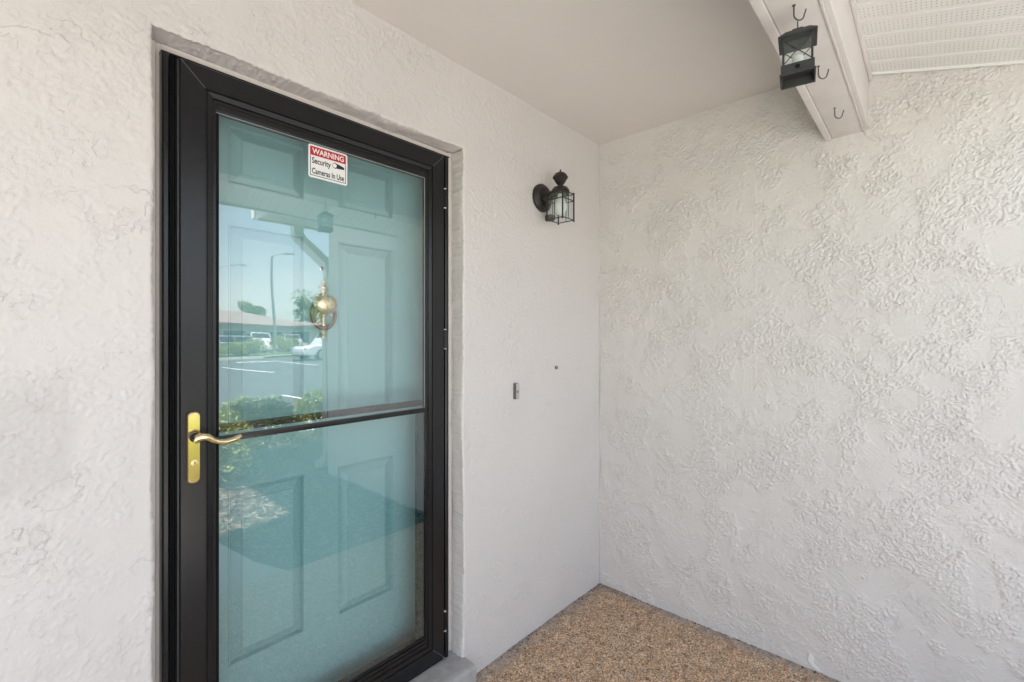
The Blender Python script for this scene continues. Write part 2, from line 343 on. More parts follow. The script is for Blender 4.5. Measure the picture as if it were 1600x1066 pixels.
def np_mesh(name, V, F, material, parent=None, smooth=True):
    me = bpy.data.meshes.new(name); V = np.asarray(V, np.float32); F = np.asarray(F, np.int32)
    me.vertices.add(len(V)); me.vertices.foreach_set('co', V.ravel())
    k = F.shape[1]; me.loops.add(F.size); me.polygons.add(len(F))
    me.loops.foreach_set('vertex_index', F.ravel()); me.polygons.foreach_set('loop_start', np.arange(0, F.size, k, dtype=np.int32))
    me.polygons.foreach_set('use_smooth', np.full(len(F), smooth))
    me.update(calc_edges=True); me.validate()
    return link(name, me, material, parent)

# ------------------------------------------------------------------ stucco relief (height field in metres, used as real displacement)
N = 2048; RES = 0.002; rs = np.random.RandomState(11)
fy = np.fft.fftfreq(N, RES)[:, None]; fx = np.fft.rfftfreq(N, RES)[None, :]
def band(lo, hi, ang=None, stretch=1.0):
    if ang is None: fr = np.sqrt(fx * fx + fy * fy)
    else:
        c, s = math.cos(ang), math.sin(ang); a = fx * c + fy * s; b = -fx * s + fy * c
        fr = np.sqrt((a * stretch) ** 2 + b * b)
    f0, f1 = 1 / hi, 1 / lo; mid = math.sqrt(f0 * f1); wd = math.log(f1 / f0) / 2
    A = np.exp(-0.5 * ((np.log(np.maximum(fr, 1e-6)) - math.log(mid)) / wd) ** 2) / np.maximum(fr, 0.5)
    z = np.fft.irfft2(np.fft.rfft2(rs.randn(N, N)) * A, s=(N, N)); return z / z.std()
def sst(a, b, x): t = np.clip((x - a) / (b - a), 0, 1); return t * t * (3 - 2 * t)
fine = band(0.010, 0.028); tiny = band(0.005, 0.010)
base = band(0.05, 0.24, R(35), 1.4) + 0.55 * band(0.022, 0.05) + 0.26 * band(0.008, 0.018)
t_ = base * 0.50; fr_ = t_ - np.floor(t_)
ledge = np.where(fr_ < 0.965, fr_ / 0.965, (1 - fr_) / 0.035)             # slow ramp, sharp trowel edge
mA = band(0.10, 0.5); mB = band(0.10, 0.5) + 0.5 * band(0.04, 0.09)
m1 = sst(-0.7, 0.6, mA); m2 = sst(0.25, 1.5, mB); m3 = sst(0.3, 1.2, band(0.12, 0.4)); m4 = sst(0.6, 1.7, band(0.10, 0.4))
cn_ = band(0.014, 0.060, R(50), 1.6) + 0.45 * band(0.006, 0.012)
crumb = sst(0.30, 0.60, cn_)                                              # flattened bits with steep edges
chip = sst(0.55, 0.80, band(0.008, 0.020, R(15), 1.4))                    # smaller, sparser specks
stroke = band(0.006, 0.02, R(-40), 7.0)
STUC = 0.0023 * m1 * ledge + 0.00075 * m2 * crumb + 0.00055 * m4 * chip + 0.00016 * m3 * stroke + 0.00010 * tiny + 0.0009 * band(0.3, 1.2)
STUC -= STUC.mean()
FINE = 0.0007 * m2 * crumb + 0.0005 * m4 * chip + 0.00025 * m3 * stroke + 0.00016 * fine + 0.00012 * tiny + 0.0008 * band(0.3, 1.2)
FINE -= FINE.mean()
def samp(T, u, v):
    a = (np.asarray(u) / RES) % N; b = (np.asarray(v) / RES) % N
    i = np.floor(a).astype(int); j = np.floor(b).astype(int); fu = a - i; fv = b - j; i2 = (i + 1) % N; j2 = (j + 1) % N; i %= N; j %= N
    return T[j, i] * (1 - fu) * (1 - fv) + T[j, i2] * fu * (1 - fv) + T[j2, i] * (1 - fu) * fv + T[j2, i2] * fu * fv
def grid_faces(nu, nv, keep=None):
    a = np.arange(nu * nv).reshape(nv, nu)
    F = np.stack([a[:-1, :-1], a[:-1, 1:], a[1:, 1:], a[1:, :-1]], -1)
    return F[keep] if keep is not None else F.reshape(-1, 4)
def axis_pts(stops, step):
    out = []
    for a, b in zip(stops, stops[1:]):
        k = max(1, int(round((b - a) / step))); out += list(np.linspace(a, b, k, endpoint=False))
    return np.array(out + [stops[-1]])

OX0, OX1, OZ = -1.999, -1.010, 2.115          # wall opening of the doorway
CEIL = 2.44
# ------------------------------------------------------------------ porch walls
def relA(x, z):
    # heavy skip-trowel left of and above the door, finer hand finish between the door and the corner
    k = sst(-1.25, -0.95, x) * (1 - 0.35 * sst(1.6, 2.3, z))
    return samp(STUC, x + 7.3, z + 0.4) * (1 - k) * 1.5 + samp(FINE, x + 7.3, z + 0.4) * (0.5 + 1.9 * k)

def build_front_wall():
    xs = axis_pts([-3.0, OX0, OX1, 0.0], 0.0036); zs = axis_pts([0.0, OZ, CEIL], 0.0036)
    X, Z = np.meshgrid(xs, zs); Hh = relA(X, Z)
    i0 = int(np.argmin(abs(xs - OX0))); i1 = int(np.argmin(abs(xs - OX1))); j1 = int(np.argmin(abs(zs - OZ)))
    # distance to the edge of the doorway: the render is rounded and a little ragged there
    dx = np.maximum(np.maximum(OX0 - X, X - OX1), 0); dz = np.maximum(Z - OZ, 0); d = np.sqrt(dx ** 2 + dz ** 2)
    rad = 0.007; rnd_ = np.where(d < rad, rad - np.sqrt(np.maximum(rad ** 2 - (rad - d) ** 2, 0)), 0)
    Y = -Hh + rnd_ * 0.8
    rag = lambda s, k: 0.0028 * (samp(STUC / 0.0022, s * 1.0 + k, s * 0.0 + k * 0.37)) + 0.0008 * samp(fine, s + k, s * 0 + k)
    Xd = X.copy(); Zd = Z.copy()
    fall = np.exp(-(d / 0.008) ** 2)
    Xd += np.where((Z <= OZ) & (X >= OX1 - 1e-6), -1, 0) * fall * rag(Z, 0.7) + np.where((Z <= OZ) & (X <= OX0 + 1e-6), 1, 0) * fall * rag(Z, 1.9)
    Zd += np.where(Z >= OZ - 1e-6, -1, 0) * fall * rag(X, 1.3) * np.where((X > OX0) & (X < OX1), 1, 0)
    keep = np.ones((len(zs) - 1, len(xs) - 1), bool); keep[:j1, i0:i1] = False
    V = np.stack([Xd, Y, Zd], -1)
    F = [grid_faces(len(xs), len(zs), keep)]; VV = [V.reshape(-1, 3)]; off = V.size // 3
    depth = axis_pts([0, 0.24], 0.005)
    def strip(edge, nrm, s, key):
        nonlocal off
        # edge: (n,3) boundary line; swept into the wall, roughened along nrm
        D, Sg = np.meshgrid(depth, s)
        hgt = (samp(STUC, Sg + key, D + key * 0.61) * 1.5 + samp(FINE, Sg + key, D)) * np.minimum(D / 0.012, 1)
        P = edge[:, None, :] + np.array([0, 1.0, 0]) * (D[..., None] - edge[:, None, 1:2] * (D[..., None] / 0.24)) + np.array(nrm) * hgt[..., None]
        VV.append(P.reshape(-1, 3)); F.append(grid_faces(len(depth), len(s)) + off); off += P.size // 3
    strip(V[:j1 + 1, i1], (-1, 0, 0), zs[:j1 + 1], 2.2)
    strip(V[:j1 + 1, i0], (1, 0, 0), zs[:j1 + 1], 3.1)
    strip(V[j1, i0:i1 + 1], (0, 0, -1), xs[i0:i1 + 1], 0.9)
    o = np_mesh('front_wall', np.concatenate(VV), np.concatenate(F), M['stucco'])
    tag(o, 'light grey hand-trowelled stucco wall that the black storm door is set into', 'wall')
    # body of the wall behind the finish coat
    bm = bmesh.new()
    add_box(bm, -6.0, OX0 - 0.02, 0.02, 0.26, -0.1, 2.7); add_box(bm, OX1 + 0.02, 0.0, 0.02, 0.26, -0.1, 2.7); add_box(bm, OX0 - 0.02, OX1 + 0.02, 0.02, 0.26, OZ + 0.02, 2.7)
    obj('wall_core', bm, M['stucco'], o)
    box('plain_wall_face', -6.0, -3.0, 0.0, 0.02, 0.0, CEIL, M['stucco'], o)
    return o
build_front_wall()

def build_side_wall():
    ys = np.concatenate([np.linspace(-3.04, -1.80, 150)[:-1], axis_pts([-1.80, 0.012], 0.0024)]); zs = axis_pts([0.0, 2.47], 0.0025); zs = np.append(zs, [2.6, 2.70])
    Y, Z = np.meshgrid(ys, zs)
    Hh = samp(STUC, -Y * 1.0 + 1.1, Z + 2.0) * 2.5 + samp(FINE, Y + 5.0, Z) * 0.4
    # two faint vertical control joints, as on the real wall
    for yj, a in ((-0.795, 0.0007), (-0.745, 0.0004)): Hh += a * np.exp(-((Y - yj) / 0.004) ** 2) * sst(0.9, 1.3, Z)
    V = np.stack([-Hh, Y, Z], -1)
    o = np_mesh('side_wall', V.reshape(-1, 3), grid_faces(len(ys), len(zs))[:, ::-1], M['stucco_rough'])
    tag(o, 'rough light grey stucco side wall meeting the door wall at the porch corner', 'wall')
    box('wall_core', 0.012, 0.25, -3.038, 0.26, -0.1, 2.72, M['stucco'], o)
    return o
build_side_wall()
# a dab of spilled white paint at the foot of the side wall
bm = bmesh.new()
prof = [(0.0, 0.05), (0.014, 0.048), (0.018, 0.03), (0.012, 0.018), (0.034, 0.0), (0.05, -0.004), (0.03, -0.008), (0.008, 0.004), (-0.004, 0.02)]
add_prism(bm, [(-1.0 - a, 0.016 + b) for a, b in prof], 'x', -0.0042, -0.0005)
tag(obj('paint_blob', bm, M['white']), 'small white paint smear at the foot of the rough side wall', 'paint smear')

# ------------------------------------------------------------------ floor, ground, ceiling
def struct(o, kind='structure'): o['kind'] = kind; return o
struct(box('porch_floor', -6.0, 0.02, -1.31, 0.3, -0.12, 0.0, M['pebble']))
bm = bmesh.new()
walk = [(-6.0, -1.312), (-1.10, -1.312), (-1.19, -1.56), (-1.245, -2.05), (-1.27, -2.6), (-1.28, -5.4), (-6.0, -5.4)]  # left part widened out of view, to bounce neutral light into the porch
add_prism(bm, walk, 'z', -0.12, -0.002); struct(obj('walkway', bm, M['concrete']))
bm = bmesh.new()
bed = [(-1.099, -1.313), (0.0, -1.313), (0.0, -3.04), (4.5, -3.06), (4.5, -5.4), (-1.279, -5.4), (-1.268, -2.6), (-1.243, -2.05), (-1.188, -1.56)]
add_prism(bm, bed, 'z', -0.12, -0.02); struct(obj('planting_bed', bm, M['soil']))
struct(box('pavement', -60, 70, -6.4, -5.402, -0.13, -0.01, M['concrete']))
struct(box('ground', -700, 900, -900, 500, -0.6, -0.125, M['grass']))
struct(box('parking_lot', -60, 90, -33.0, -6.4, -0.3, -0.115, M['asphalt']))
struct(box('far_parking', -60, 90, -46.0, -38.5, -0.3, -0.113, M['asphalt']))
struct(box('porch_ceiling', -6.0, 0.02, -1.09, 0.03, CEIL, CEIL + 0.05, M['ceiling']))

# grit swept into the angle between floor and walls
g = np.random.RandomState(3); n_ = 420; side = g.rand(n_) < 0.5; far = g.rand(n_) ** 1.3 * 1.25; off_ = 0.003 + 0.03 * g.rand(n_) ** 3
P = np.stack([np.where(side, -far * 0.78 - 0.005, -off_), np.where(side, -off_, -far - 0.005), 0.001 + 0 * far], 1); r_ = g.uniform(0.0012, 0.0042, (n_, 1)) * np.where(g.rand(n_, 1) < 0.12, 1.7, 1)
dirs = np.array([[1, 0, 0], [0, 1, 0], [-1, 0, 0], [0, -1, 0], [0, 0, 0.8]]); V = (P[:, None] + dirs[None] * r_[:, None] * g.uniform(0.5, 1.2, (n_, 5, 1))).reshape(-1, 3)
B = np.arange(n_)[:, None] * 5; F = np.concatenate([B + np.array([[k, (k + 1) % 4, 4]]) for k in range(4)])
M['grit'] = mat('dark_grit', (0.07, 0.06, 0.055), 0.9, var=0.5, vscale=90)
tag(np_mesh('grit', V, F, M['grit'], None, smooth=False), 'dark grit lying along the foot of the porch walls', 'grit', kind='stuff')

# ------------------------------------------------------------------ beam
t = empty('porch_beam', (-2.5, -1.13, 2.16), 'painted timber beam spanning the porch edge beside the vented soffit', 'beam')
box('beam_board', -6.0, -0.001, -1.177, -1.080, 2.166, CEIL, M['beam'], t, 0.002)
box('inner_trim', -6.0, -0.001, -1.0785, -1.056, 2.160, 2.46, M['beam'], t, 0.002)
box('outer_trim', -6.0, -0.001, -1.196, -1.1795, 2.170, 2.40, M['trim'], t, 0.002)
box('bead_moulding', -6.0, -0.001, -1.1835, -1.1775, 2.1625, 2.169, M['trim'], t, 0.0015)
box('channel_trim', -6.0, -0.001, -1.206, -1.1965, 2.352, 2.394, M['trim'], t, 0.002)

# ------------------------------------------------------------------ soffit (slopes down towards the eave)
SL = 0.28; sang = math.atan(SL); EAVE = -1.80
def sofz(y): return 2.3854 + SL * (y + 1.1924)
t = empty('vented_soffit', (-2.5, -1.2, 2.38), 'white perforated vinyl soffit under the eave outside the beam', 'soffit')
L = (-1.2 - EAVE) / math.cos(sang)
bm = bmesh.new(); add_box(bm, 0.004, 0.090, -L, 0.0, -0.001, 0.004)
pm = bpy.data.meshes.new('soffit_strip'); bm.to_mesh(pm); bm.free(); pm.materials.append(M['vinyl'])
bm = bmesh.new(); add_prism(bm, [(0.090, -0.0005), (0.0925, 0.009), (0.1005, 0.009), (0.103, -0.0005), (0.103, 0.011), (0.090, 0.011)], 'y', -L, 0.0)
bmesh.ops.recalc_face_normals(bm, faces=bm.faces)
rm = bpy.data.meshes.new('soffit_rib'); bm.to_mesh(rm); bm.free(); rm.materials.append(M['white'])
for k in range(46):
    for me_, nm in ((pm, 'strip'), (rm, 'rib')):
        o = bpy.data.objects.new(nm, me_); C.objects.link(o); o.parent = t
        o.location = Vector((-0.099 * (k + 1) - 0.002, -1.198, sofz(-1.198))) - t.location
        o.rotation_euler = (sang, 0, 0)
box('wall_channel', -0.010, -0.0045, 0, 0.001, 0, 0.001, M['white'], t).hide_render = False
o = t.children[-1]
bm = bmesh.new(); add_prism(bm, [(-1.197, sofz(-1.197) - 0.010), (-1.197, sofz(-1.197) + 0.006), (EAVE, sofz(EAVE) + 0.006), (EAVE, sofz(EAVE) - 0.010)], 'x', -0.010, -0.0045)
me_ = bpy.data.meshes.new('wall_channel'); bmesh.ops.recalc_face_normals(bm, faces=bm.faces); bm.to_mesh(me_); bm.free(); me_.materials.append(M['white']); o.data = me_

# ------------------------------------------------------------------ roofs, fascia, gutters, downspout
def gutter(y, z, x0, x1, parent):
    prism('gutter', [(y, z), (y, z - 0.10), (y - 0.075, z - 0.10), (y - 0.105, z - 0.03), (y - 0.115, z), (y - 0.110, z + 0.004), (y - 0.098, z - 0.03), (y - 0.072, z - 0.094), (y - 0.006, z - 0.094), (y - 0.006, z)], 'x', x0, x1, M['spout'], parent)
t = empty('porch_roof', (-2.5, 0.0, 2.7), 'brown shingled porch roof sloping to the eave above the door', 'roof')
prism('roof_slab', [(EAVE - 0.02, sofz(EAVE) + 0.16), (4.0, sofz(EAVE) + 0.16 + SL * (4.0 - EAVE)), (4.0, sofz(EAVE) + 0.10 + SL * (4.0 - EAVE)), (EAVE - 0.02, sofz(EAVE) + 0.10)], 'x', -6.2, -0.0, M['shingle'], t)
box('fascia', -6.2, -0.012, EAVE - 0.022, EAVE - 0.001, sofz(EAVE) - 0.012, sofz(EAVE) + 0.10, M['fascia'], t)
t = empty('wing_roof', (2.0, -2.0, 2.7), 'shingled roof of the projecting side wing with gutter', 'roof')
WE = -3.82; WX = -0.40; WZ = 2.635
prism('roof_slab', [(WE - 0.05, WZ + 0.17), (1.2, WZ + 0.17 + SL * 4.85), (1.2, WZ + 0.10 + SL * 4.85), (WE - 0.05, WZ + 0.10)], 'x', WX - 0.03, 9.0, M['shingle'], t)
box('fascia', WX, 9.0, WE - 0.02, WE, WZ - 0.015, WZ + 0.12, M['fascia'], t)
box('rake_board', WX - 0.002, WX + 0.018, WE + 0.002, -1.95, WZ - 0.012, WZ + 0.16, M['fascia'], t)
gutter(WE - 0.021, WZ + 0.10, WX - 0.01, 9.0, t)
for k in range(44):
    a = WX + 0.02 + k * 0.21
    box('soffit_board', a, a + 0.196, WE + 0.001, -1.95, WZ, WZ + 0.008, M['oldsoffit'], t)
bm = bmesh.new(); dsx = 0.045
def duct(pts, hw=0.055, hd=0.042):
    rings = []
    for p, tdir in pts:
        tdir = Vector(tdir).normalized(); side = Vector((1, 0, 0)); up = tdir.cross(side)
        rings.append([bm.verts.new(Vector(p) + side * sx * hw + up * sz * hd) for sx, sz in ((-1, -1), (1, -1), (1, 1), (-1, 1))])
    for a, b in zip(rings, rings[1:]):
        for k in range(4): bm.faces.new((a[k], a[(k + 1) % 4], b[(k + 1) % 4], b[k]))
    bm.faces.new(rings[0][::-1]); bm.faces.new(rings[-1])
duct([((dsx, WE - 0.07, WZ - 0.002), (0, 0, -1)), ((dsx, WE - 0.07, WZ - 0.07), (0, 0.35, -1)), ((dsx, WE - 0.03, WZ - 0.14), (0, 0.75, -0.8)), ((dsx, -3.13, 2.09), (0, 0.75, -0.8)), ((dsx, -3.085, 1.99), (0, 0.2, -1)), ((dsx, -3.08, 1.9), (0, 0, -1)),
      ((dsx, -3.08, 0.24), (0, 0, -1)), ((dsx, -3.10, 0.14), (0, -0.5, -0.8)), ((dsx, -3.17, 0.07), (0, -1, -0.5)), ((dsx, -3.30, 0.035), (0, -1, -0.15))])
obj('downspout', bm, M['spout'], t)
# porch post far along the beam, carrying it
t = empty('porch_post', (-5.6, -1.13, 0), 'square painted porch post at the open end of the beam', 'post')
box('shaft', -5.68, -5.52, -1.21, -1.05, 0.12, 2.158, M['trim'], t, 0.004); box('base_block', -5.70, -5.50, -1.23, -1.03, 0.001, 0.12, M['trim'], t, 0.004)

# ------------------------------------------------------------------ door sill and casing
def sill():
    bm = bmesh.new()
    xs_ = np.linspace(-2.02, -1.004, 60); prof_ = [(-0.066, 0.0), (-0.068, 0.045), (-0.066, 0.088), (-0.061, 0.096), (-0.050, 0.1005), (0.0, 0.1010), (0.10, 0.104), (0.24, 0.106)]
    rows = []
    for i, x in enumerate(xs_):
        row = []
        for j, (y, z) in enumerate(prof_):
            q = float(samp(STUC, x * 1.7 + 3, y * 2 + z * 3)) * 1.6
            row.append(bm.verts.new((x, y + q * (1 if j < 4 else 0), z + q * 0.6 * (1 if j > 2 else 0))))
        rows.append(row)
    for a, b in zip(rows, rows[1:]):
        for k in range(len(prof_) - 1): bm.faces.new((a[k], a[k + 1], b[k + 1], b[k]))
    for row in (rows[0], rows[-1]):
        v0 = bm.verts.new((row[0].co.x, 0.24, 0.0)); bm.faces.new(row + [v0])
    return obj('door_sill', bm, M['sill'], None, smooth=40)
tag(sill(), 'worn grey cement sill under the black storm door', 'door sill')

t = empty('door_casing', (-1.504, 0.09, 0.1), 'cream painted wooden casing around the black storm door', 'door casing')
YC = 0.075
def casing_profile(x0, x1):       # brickmould section: two flutes on the face
    s = 1 if x1 > x0 else -1; w_ = abs(x1 - x0)
    return [(x0, 0.16), (x0, YC - 0.004), (x0 + s * w_ * 0.30, YC - 0.004), (x0 + s * w_ * 0.36, YC + 0.002), (x0 + s * w_ * 0.52, YC + 0.002), (x0 + s * w_ * 0.58, YC), (x1, YC), (x1, 0.16)]
bm = bmesh.new(); add_prism(bm, casing_profile(OX0 + 0.001, -1.945), 'z', 0.104, 2.1135); obj('side_casing', bm, M['casing'], t)
bm = bmesh.new(); add_prism(bm, casing_profile(OX1 - 0.001, -1.060), 'z', 0.104, 2.1135); obj('side_casing', bm, M['casing'], t)
box('head_casing', -1.945, -1.060, YC, 0.16, 2.060, 2.1135, M['casing'], t)
box('jamb', -1.982, -1.958, 0.1605, 0.26, 0.104, 2.09, M['teal'], t); box('jamb', -1.050, -1.026, 0.1605, 0.26, 0.104, 2.09, M['teal'], t); box('head_jamb', -1.958, -1.050, 0.1605, 0.26, 2.058, 2.09, M['teal'], t)
box('threshold', -1.958, -1.050, 0.15, 0.26, 0.107, 0.122, M['black'], t, 0.002)

# ------------------------------------------------------------------ storm door
sdr = empty('storm_door', (-1.504, 0.05, 0.104), 'black aluminium storm door with two glass panes and a brass lever', 'storm door')
YF = 0.045; LX0, LX1 = -1.937, -1.070; LZ0, LZ1 = 0.112, 2.082
# outer mounting frame
def zbar(x_out, x_in, name):
    s = 1 if x_in > x_out else -1
    bm = bmesh.new(); add_prism(bm, [(x_out, YC - 0.0005), (x_out, YF + 0.006), (x_out + s * 0.004, YF + 0.001), (x_out + s * 0.012, YF + 0.001), (x_out + s * 0.016, YF + 0.005), (x_out + s * 0.016, YF + 0.024), (x_in, YF + 0.024), (x_in, YC - 0.0005)], 'z', 0.106, 2.083)
    return obj(name, bm, M['black'], sdr)
zbar(-1.973, -1.9395, 'side_frame'); zbar(-1.046, -1.0675, 'side_frame')
prism('head_frame', [(YC - 0.0005, 2.0895), (YF + 0.010, 2.0895), (YF + 0.006, 2.087), (YF + 0.006, 2.0835), (YC - 0.0005, 2.0835)], 'x', -1.9735, -1.040, M['black'], sdr)
for k in range(3):
    box('weatherstrip', -1.9545 + k * 0.0052, -1.9515 + k * 0.0052, YF + 0.010, YF + 0.022, 0.113, 2.086, M['gap'], sdr)
box('latch_edge', -1.9405, -1.9378, YF + 0.004, YF + 0.020, 0.113, 2.080, M['edge'], sdr)
# leaf: mitred stiles and rails with a stepped inner bevel
def stepped(name, a, b, inn, zcut, vertical):
    """one frame member: section (offset across the member, y); mitred at its ends"""
    wd = abs(inn - a) if vertical else abs(inn - a)
    sec = [(0.0, YF + 0.03), (0.0, YF + 0.003), (0.003, YF), (0.057, YF), (0.0585, YF + 0.0035), (0.0605, YF + 0.0035), (0.062, YF + 0.0008), (0.074, YF + 0.0035), (0.0765, YF + 0.009), (0.084, YF + 0.0095), (0.084, YF + 0.03)]
    bm = bmesh.new(); s = 1 if inn > a else -1
    ra, rb = [], []
    for o_, y in sec:
        if vertical:
            ra.append(bm.verts.new((a + s * o_, y, b[0] + o_ * zcut))); rb.append(bm.verts.new((a + s * o_, y, b[1] - o_ * zcut)))
        else:
            ra.append(bm.verts.new((b[0] + o_ * zcut, y, a + s * o_))); rb.append(bm.verts.new((b[1] - o_ * zcut, y, a + s * o_)))
    n_ = len(sec); bm.faces.new(ra); bm.faces.new(rb[::-1])
    for i in range(n_): bm.faces.new((ra[i], rb[i], rb[(i + 1) % n_], ra[(i + 1) % n_]))
    return obj(name, bm, M['black'], sdr)
g_ = 0.0004
stepped('stile', LX0, (LZ0 + g_, LZ1 - g_), LX0 + 0.084, 1.0, True)
stepped('stile', LX1, (LZ0 + g_, LZ1 - g_), LX1 - 0.084, 1.0, True)
stepped('top_rail', LZ1, (LX0 + g_, LX1 - g_), LZ1 - 0.084, 1.0, False)
stepped('bottom_rail', LZ0, (LX0 + g_, LX1 - g_), LZ0 + 0.084, 1.0, False)
GX0, GX1 = LX0 + 0.0842, LX1 - 0.0842
box('screen_cassette', GX0, GX1, 0.0545, 0.082, 1.9775, 1.9978, M['black'], sdr, 0.003)
box('sweep', LX0 + 0.004, LX1 - 0.004, YF + 0.004, YF + 0.02, 0.1065, LZ0 - 0.0003, M['gap'], sdr)
for zz, yy, hh in ((0.1963, 0.0515, 0.0095), (0.2062, 0.0535, 0.0125), (0.2192, 0.0560, 0.0105)):
    box('glazing_ledge', GX0 + 0.0005, GX1 - 0.0005, yy, 0.0855, zz, zz + hh, M['black'], sdr, 0.0015)
box('mid_rail', GX0, GX1, 0.0505, 0.0585, 1.0850, 1.1015, M['black'], sdr, 0.0015)
box('sash_rail', GX0 + 0.001, GX1 - 0.001, 0.0655, 0.0775, 1.1090, 1.1310, M['black'], sdr, 0.0015)
up = box('upper_pane', GX0 + 0.0012, GX1 - 0.0012, 0.0596, 0.0628, 1.1018, 1.9772, M['pane'], sdr)
lo = box('lower_pane', GX0 + 0.0012, GX1 - 0.0012, 0.0596, 0.0628, 0.2300, 1.0846, M['pane'], sdr)
box('glazing_bead', GX0 + 0.001, GX1 - 0.001, 0.0572, 0.0594, 1.9748, 1.9770, M['bead'], sdr)
box('glazing_bead', GX1 - 0.0034, GX1 - 0.001, 0.0572, 0.0594, 1.1018, 1.9745, M['bead'], sdr)
box('glazing_bead', GX0 + 0.001, GX1 - 0.0038, 0.0572, 0.0594, 1.1018, 1.1032, M['bead'], sdr)
box('gasket', GX0 + 0.0004, GX0 + 0.0075, 0.0572, 0.0594, 0.2300, 1.9745, M['gap'], sdr)
box('dark_teal_strip', GX1 - 0.030, GX1 - 0.001, 0.0650, 0.0800, 0.2300, 1.0846, M['teal_strip'], sdr)  # added dark teal strip behind the right edge of the lower pane
for za, zb_ in ((1.878, 1.953), (1.324, 1.400), (0.215, 0.292)):
    bm = bmesh.new(); add_lathe(bm, [(0.0028, za + 0.0015), (0.0028, zb_ - 0.0015)], (-1.0672, YF + 0.0015, 0), seg=10); hg = obj('hinge', bm, M['black'], sdr, smooth=40)
    for z_ in (za, zb_):
        bm = bmesh.new(); add_lathe(bm, [(0.0048, z_ - 0.0014), (0.0048, z_ + 0.0014)], (-1.0665, YF + 0.001, 0), seg=10); obj('washer', bm, M['nylon'], hg)
for cx_, cz_, sx_, sz_ in ((LX0, LZ1, 1, -1), (LX1, LZ1, -1, -1), (LX0, LZ0, 1, 1), (LX1, LZ0, -1, 1)):
    a_, b_, w_ = 0.004, 0.0565, 0.0005
    bm = bmesh.new(); add_prism(bm, [(cx_ + sx_ * (a_ - w_), cz_ + sz_ * (a_ + w_)), (cx_ + sx_ * (a_ + w_), cz_ + sz_ * (a_ - w_)), (cx_ + sx_ * (b_ + w_), cz_ + sz_ * (b_ - w_)), (cx_ + sx_ * (b_ - w_), cz_ + sz_ * (b_ + w_))], 'y', YF - 0.0003, YF + 0.0004)
    obj('mitre_seam', bm, M['seam'], sdr)
# brass handle set
def rounded_rect(x0, x1, z0, z1, r, n_=5):
    P = []
    for cx_, cz_, a0 in ((x1 - r, z1 - r, 0), (x0 + r, z1 - r, 90), (x0 + r, z0 + r, 180), (x1 - r, z0 + r, 270)):
        for k in range(n_ + 1): a = R(a0 + 90 * k / n_); P.append((cx_ + r * math.cos(a), cz_ + r * math.sin(a)))
    return P
bm = bmesh.new(); add_prism(bm, rounded_rect(-1.9225, -1.8945, 0.993, 1.177, 0.011), 'y', YF - 0.0080, YF - 0.0002); hb = obj('handle_plate', bm, M['brassback'], sdr)
bm = bmesh.new(); add_prism(bm, rounded_rect(-1.9205, -1.8955, 0.995, 1.175, 0.010), 'y', YF - 0.0105, YF - 0.0082)
bmesh.ops.bevel(bm, geom=[e for e in bm.edges if abs(e.verts[0].co.y - (YF - 0.0105)) < 1e-5 and abs(e.verts[1].co.y - (YF - 0.0105)) < 1e-5], offset=0.0018, segments=3, affect='EDGES')
obj('brass_face', bm, M['brass'], hb, smooth=40)
bm = bmesh.new(); add_lathe(bm, [(0.0125, 0.0), (0.0125, 0.006), (0.009, 0.009), (0.0085, 0.032)], (-1.907, YF - 0.0106, 1.112), axis='y', seg=20); obj('spindle', bm, M['iron'], hb, smooth=40)
bm = bmesh.new()
lv = [(-1.914, 1.104), (-1.909, 1.113), (-1.898, 1.1165), (-1.887, 1.113), (-1.876, 1.104), (-1.862, 1.0975), (-1.846, 1.0945), (-1.830, 1.0965), (-1.818, 1.1005), (-1.809, 1.1055)]
add_tube(bm, [(x, YF - 0.043 - 0.004 * math.sin(i / 9 * 3.1), z) for i, (x, z) in enumerate(lv)], [0.006, 0.0105, 0.0115, 0.0095, 0.0075, 0.0068, 0.0070, 0.0075, 0.0072, 0.0045], 14); obj('lever', bm, M['brass'], hb, smooth=60)
bm = bmesh.new(); add_lathe(bm, [(0.0075, 0.0), (0.0072, 0.0025), (0.005, 0.003)], (-1.907, YF - 0.0106, 1.046), axis='y', seg=18); kl = obj('key_cylinder', bm, M['oldbrass'], hb, smooth=40)
box('keyway', -1.908, -1.906, YF - 0.0142, YF - 0.0137, 1.0425, 1.0495, M['gap'], hb)

# ------------------------------------------------------------------ entry door behind the glass
YE = 0.172; EXC = -1.504
edr = empty('entry_door', (EXC, 0.19, 0.125), 'teal six panel entry door seen behind the storm door glass', 'door')
px = [EXC - 0.285, EXC - 0.0585, EXC + 0.0585, EXC + 0.285]; pz = [0.391, 0.914, 1.085, 1.706, 1.825, 2.001]
ex = [EXC - 0.4535] + px + [EXC + 0.4535]; ez = [0.124] + pz + [2.056]
bm = bmesh.new()
vv = {}
for i, x in enumerate(ex):
    for j, z in enumerate(ez): vv[i, j] = bm.verts.new((x, YE, z))
for i in range(5):
    for j in range(7):
        if i in (1, 3) and j in (1, 3, 5): continue
        bm.faces.new((vv[i, j], vv[i + 1, j], vv[i + 1, j + 1], vv[i, j + 1]))
obj('door_face', bm, M['teal'], edr)
box('door_core', EXC - 0.4535, EXC + 0.4535, YE + 0.018, YE + 0.044, 0.124, 2.056, M['teal'], edr)
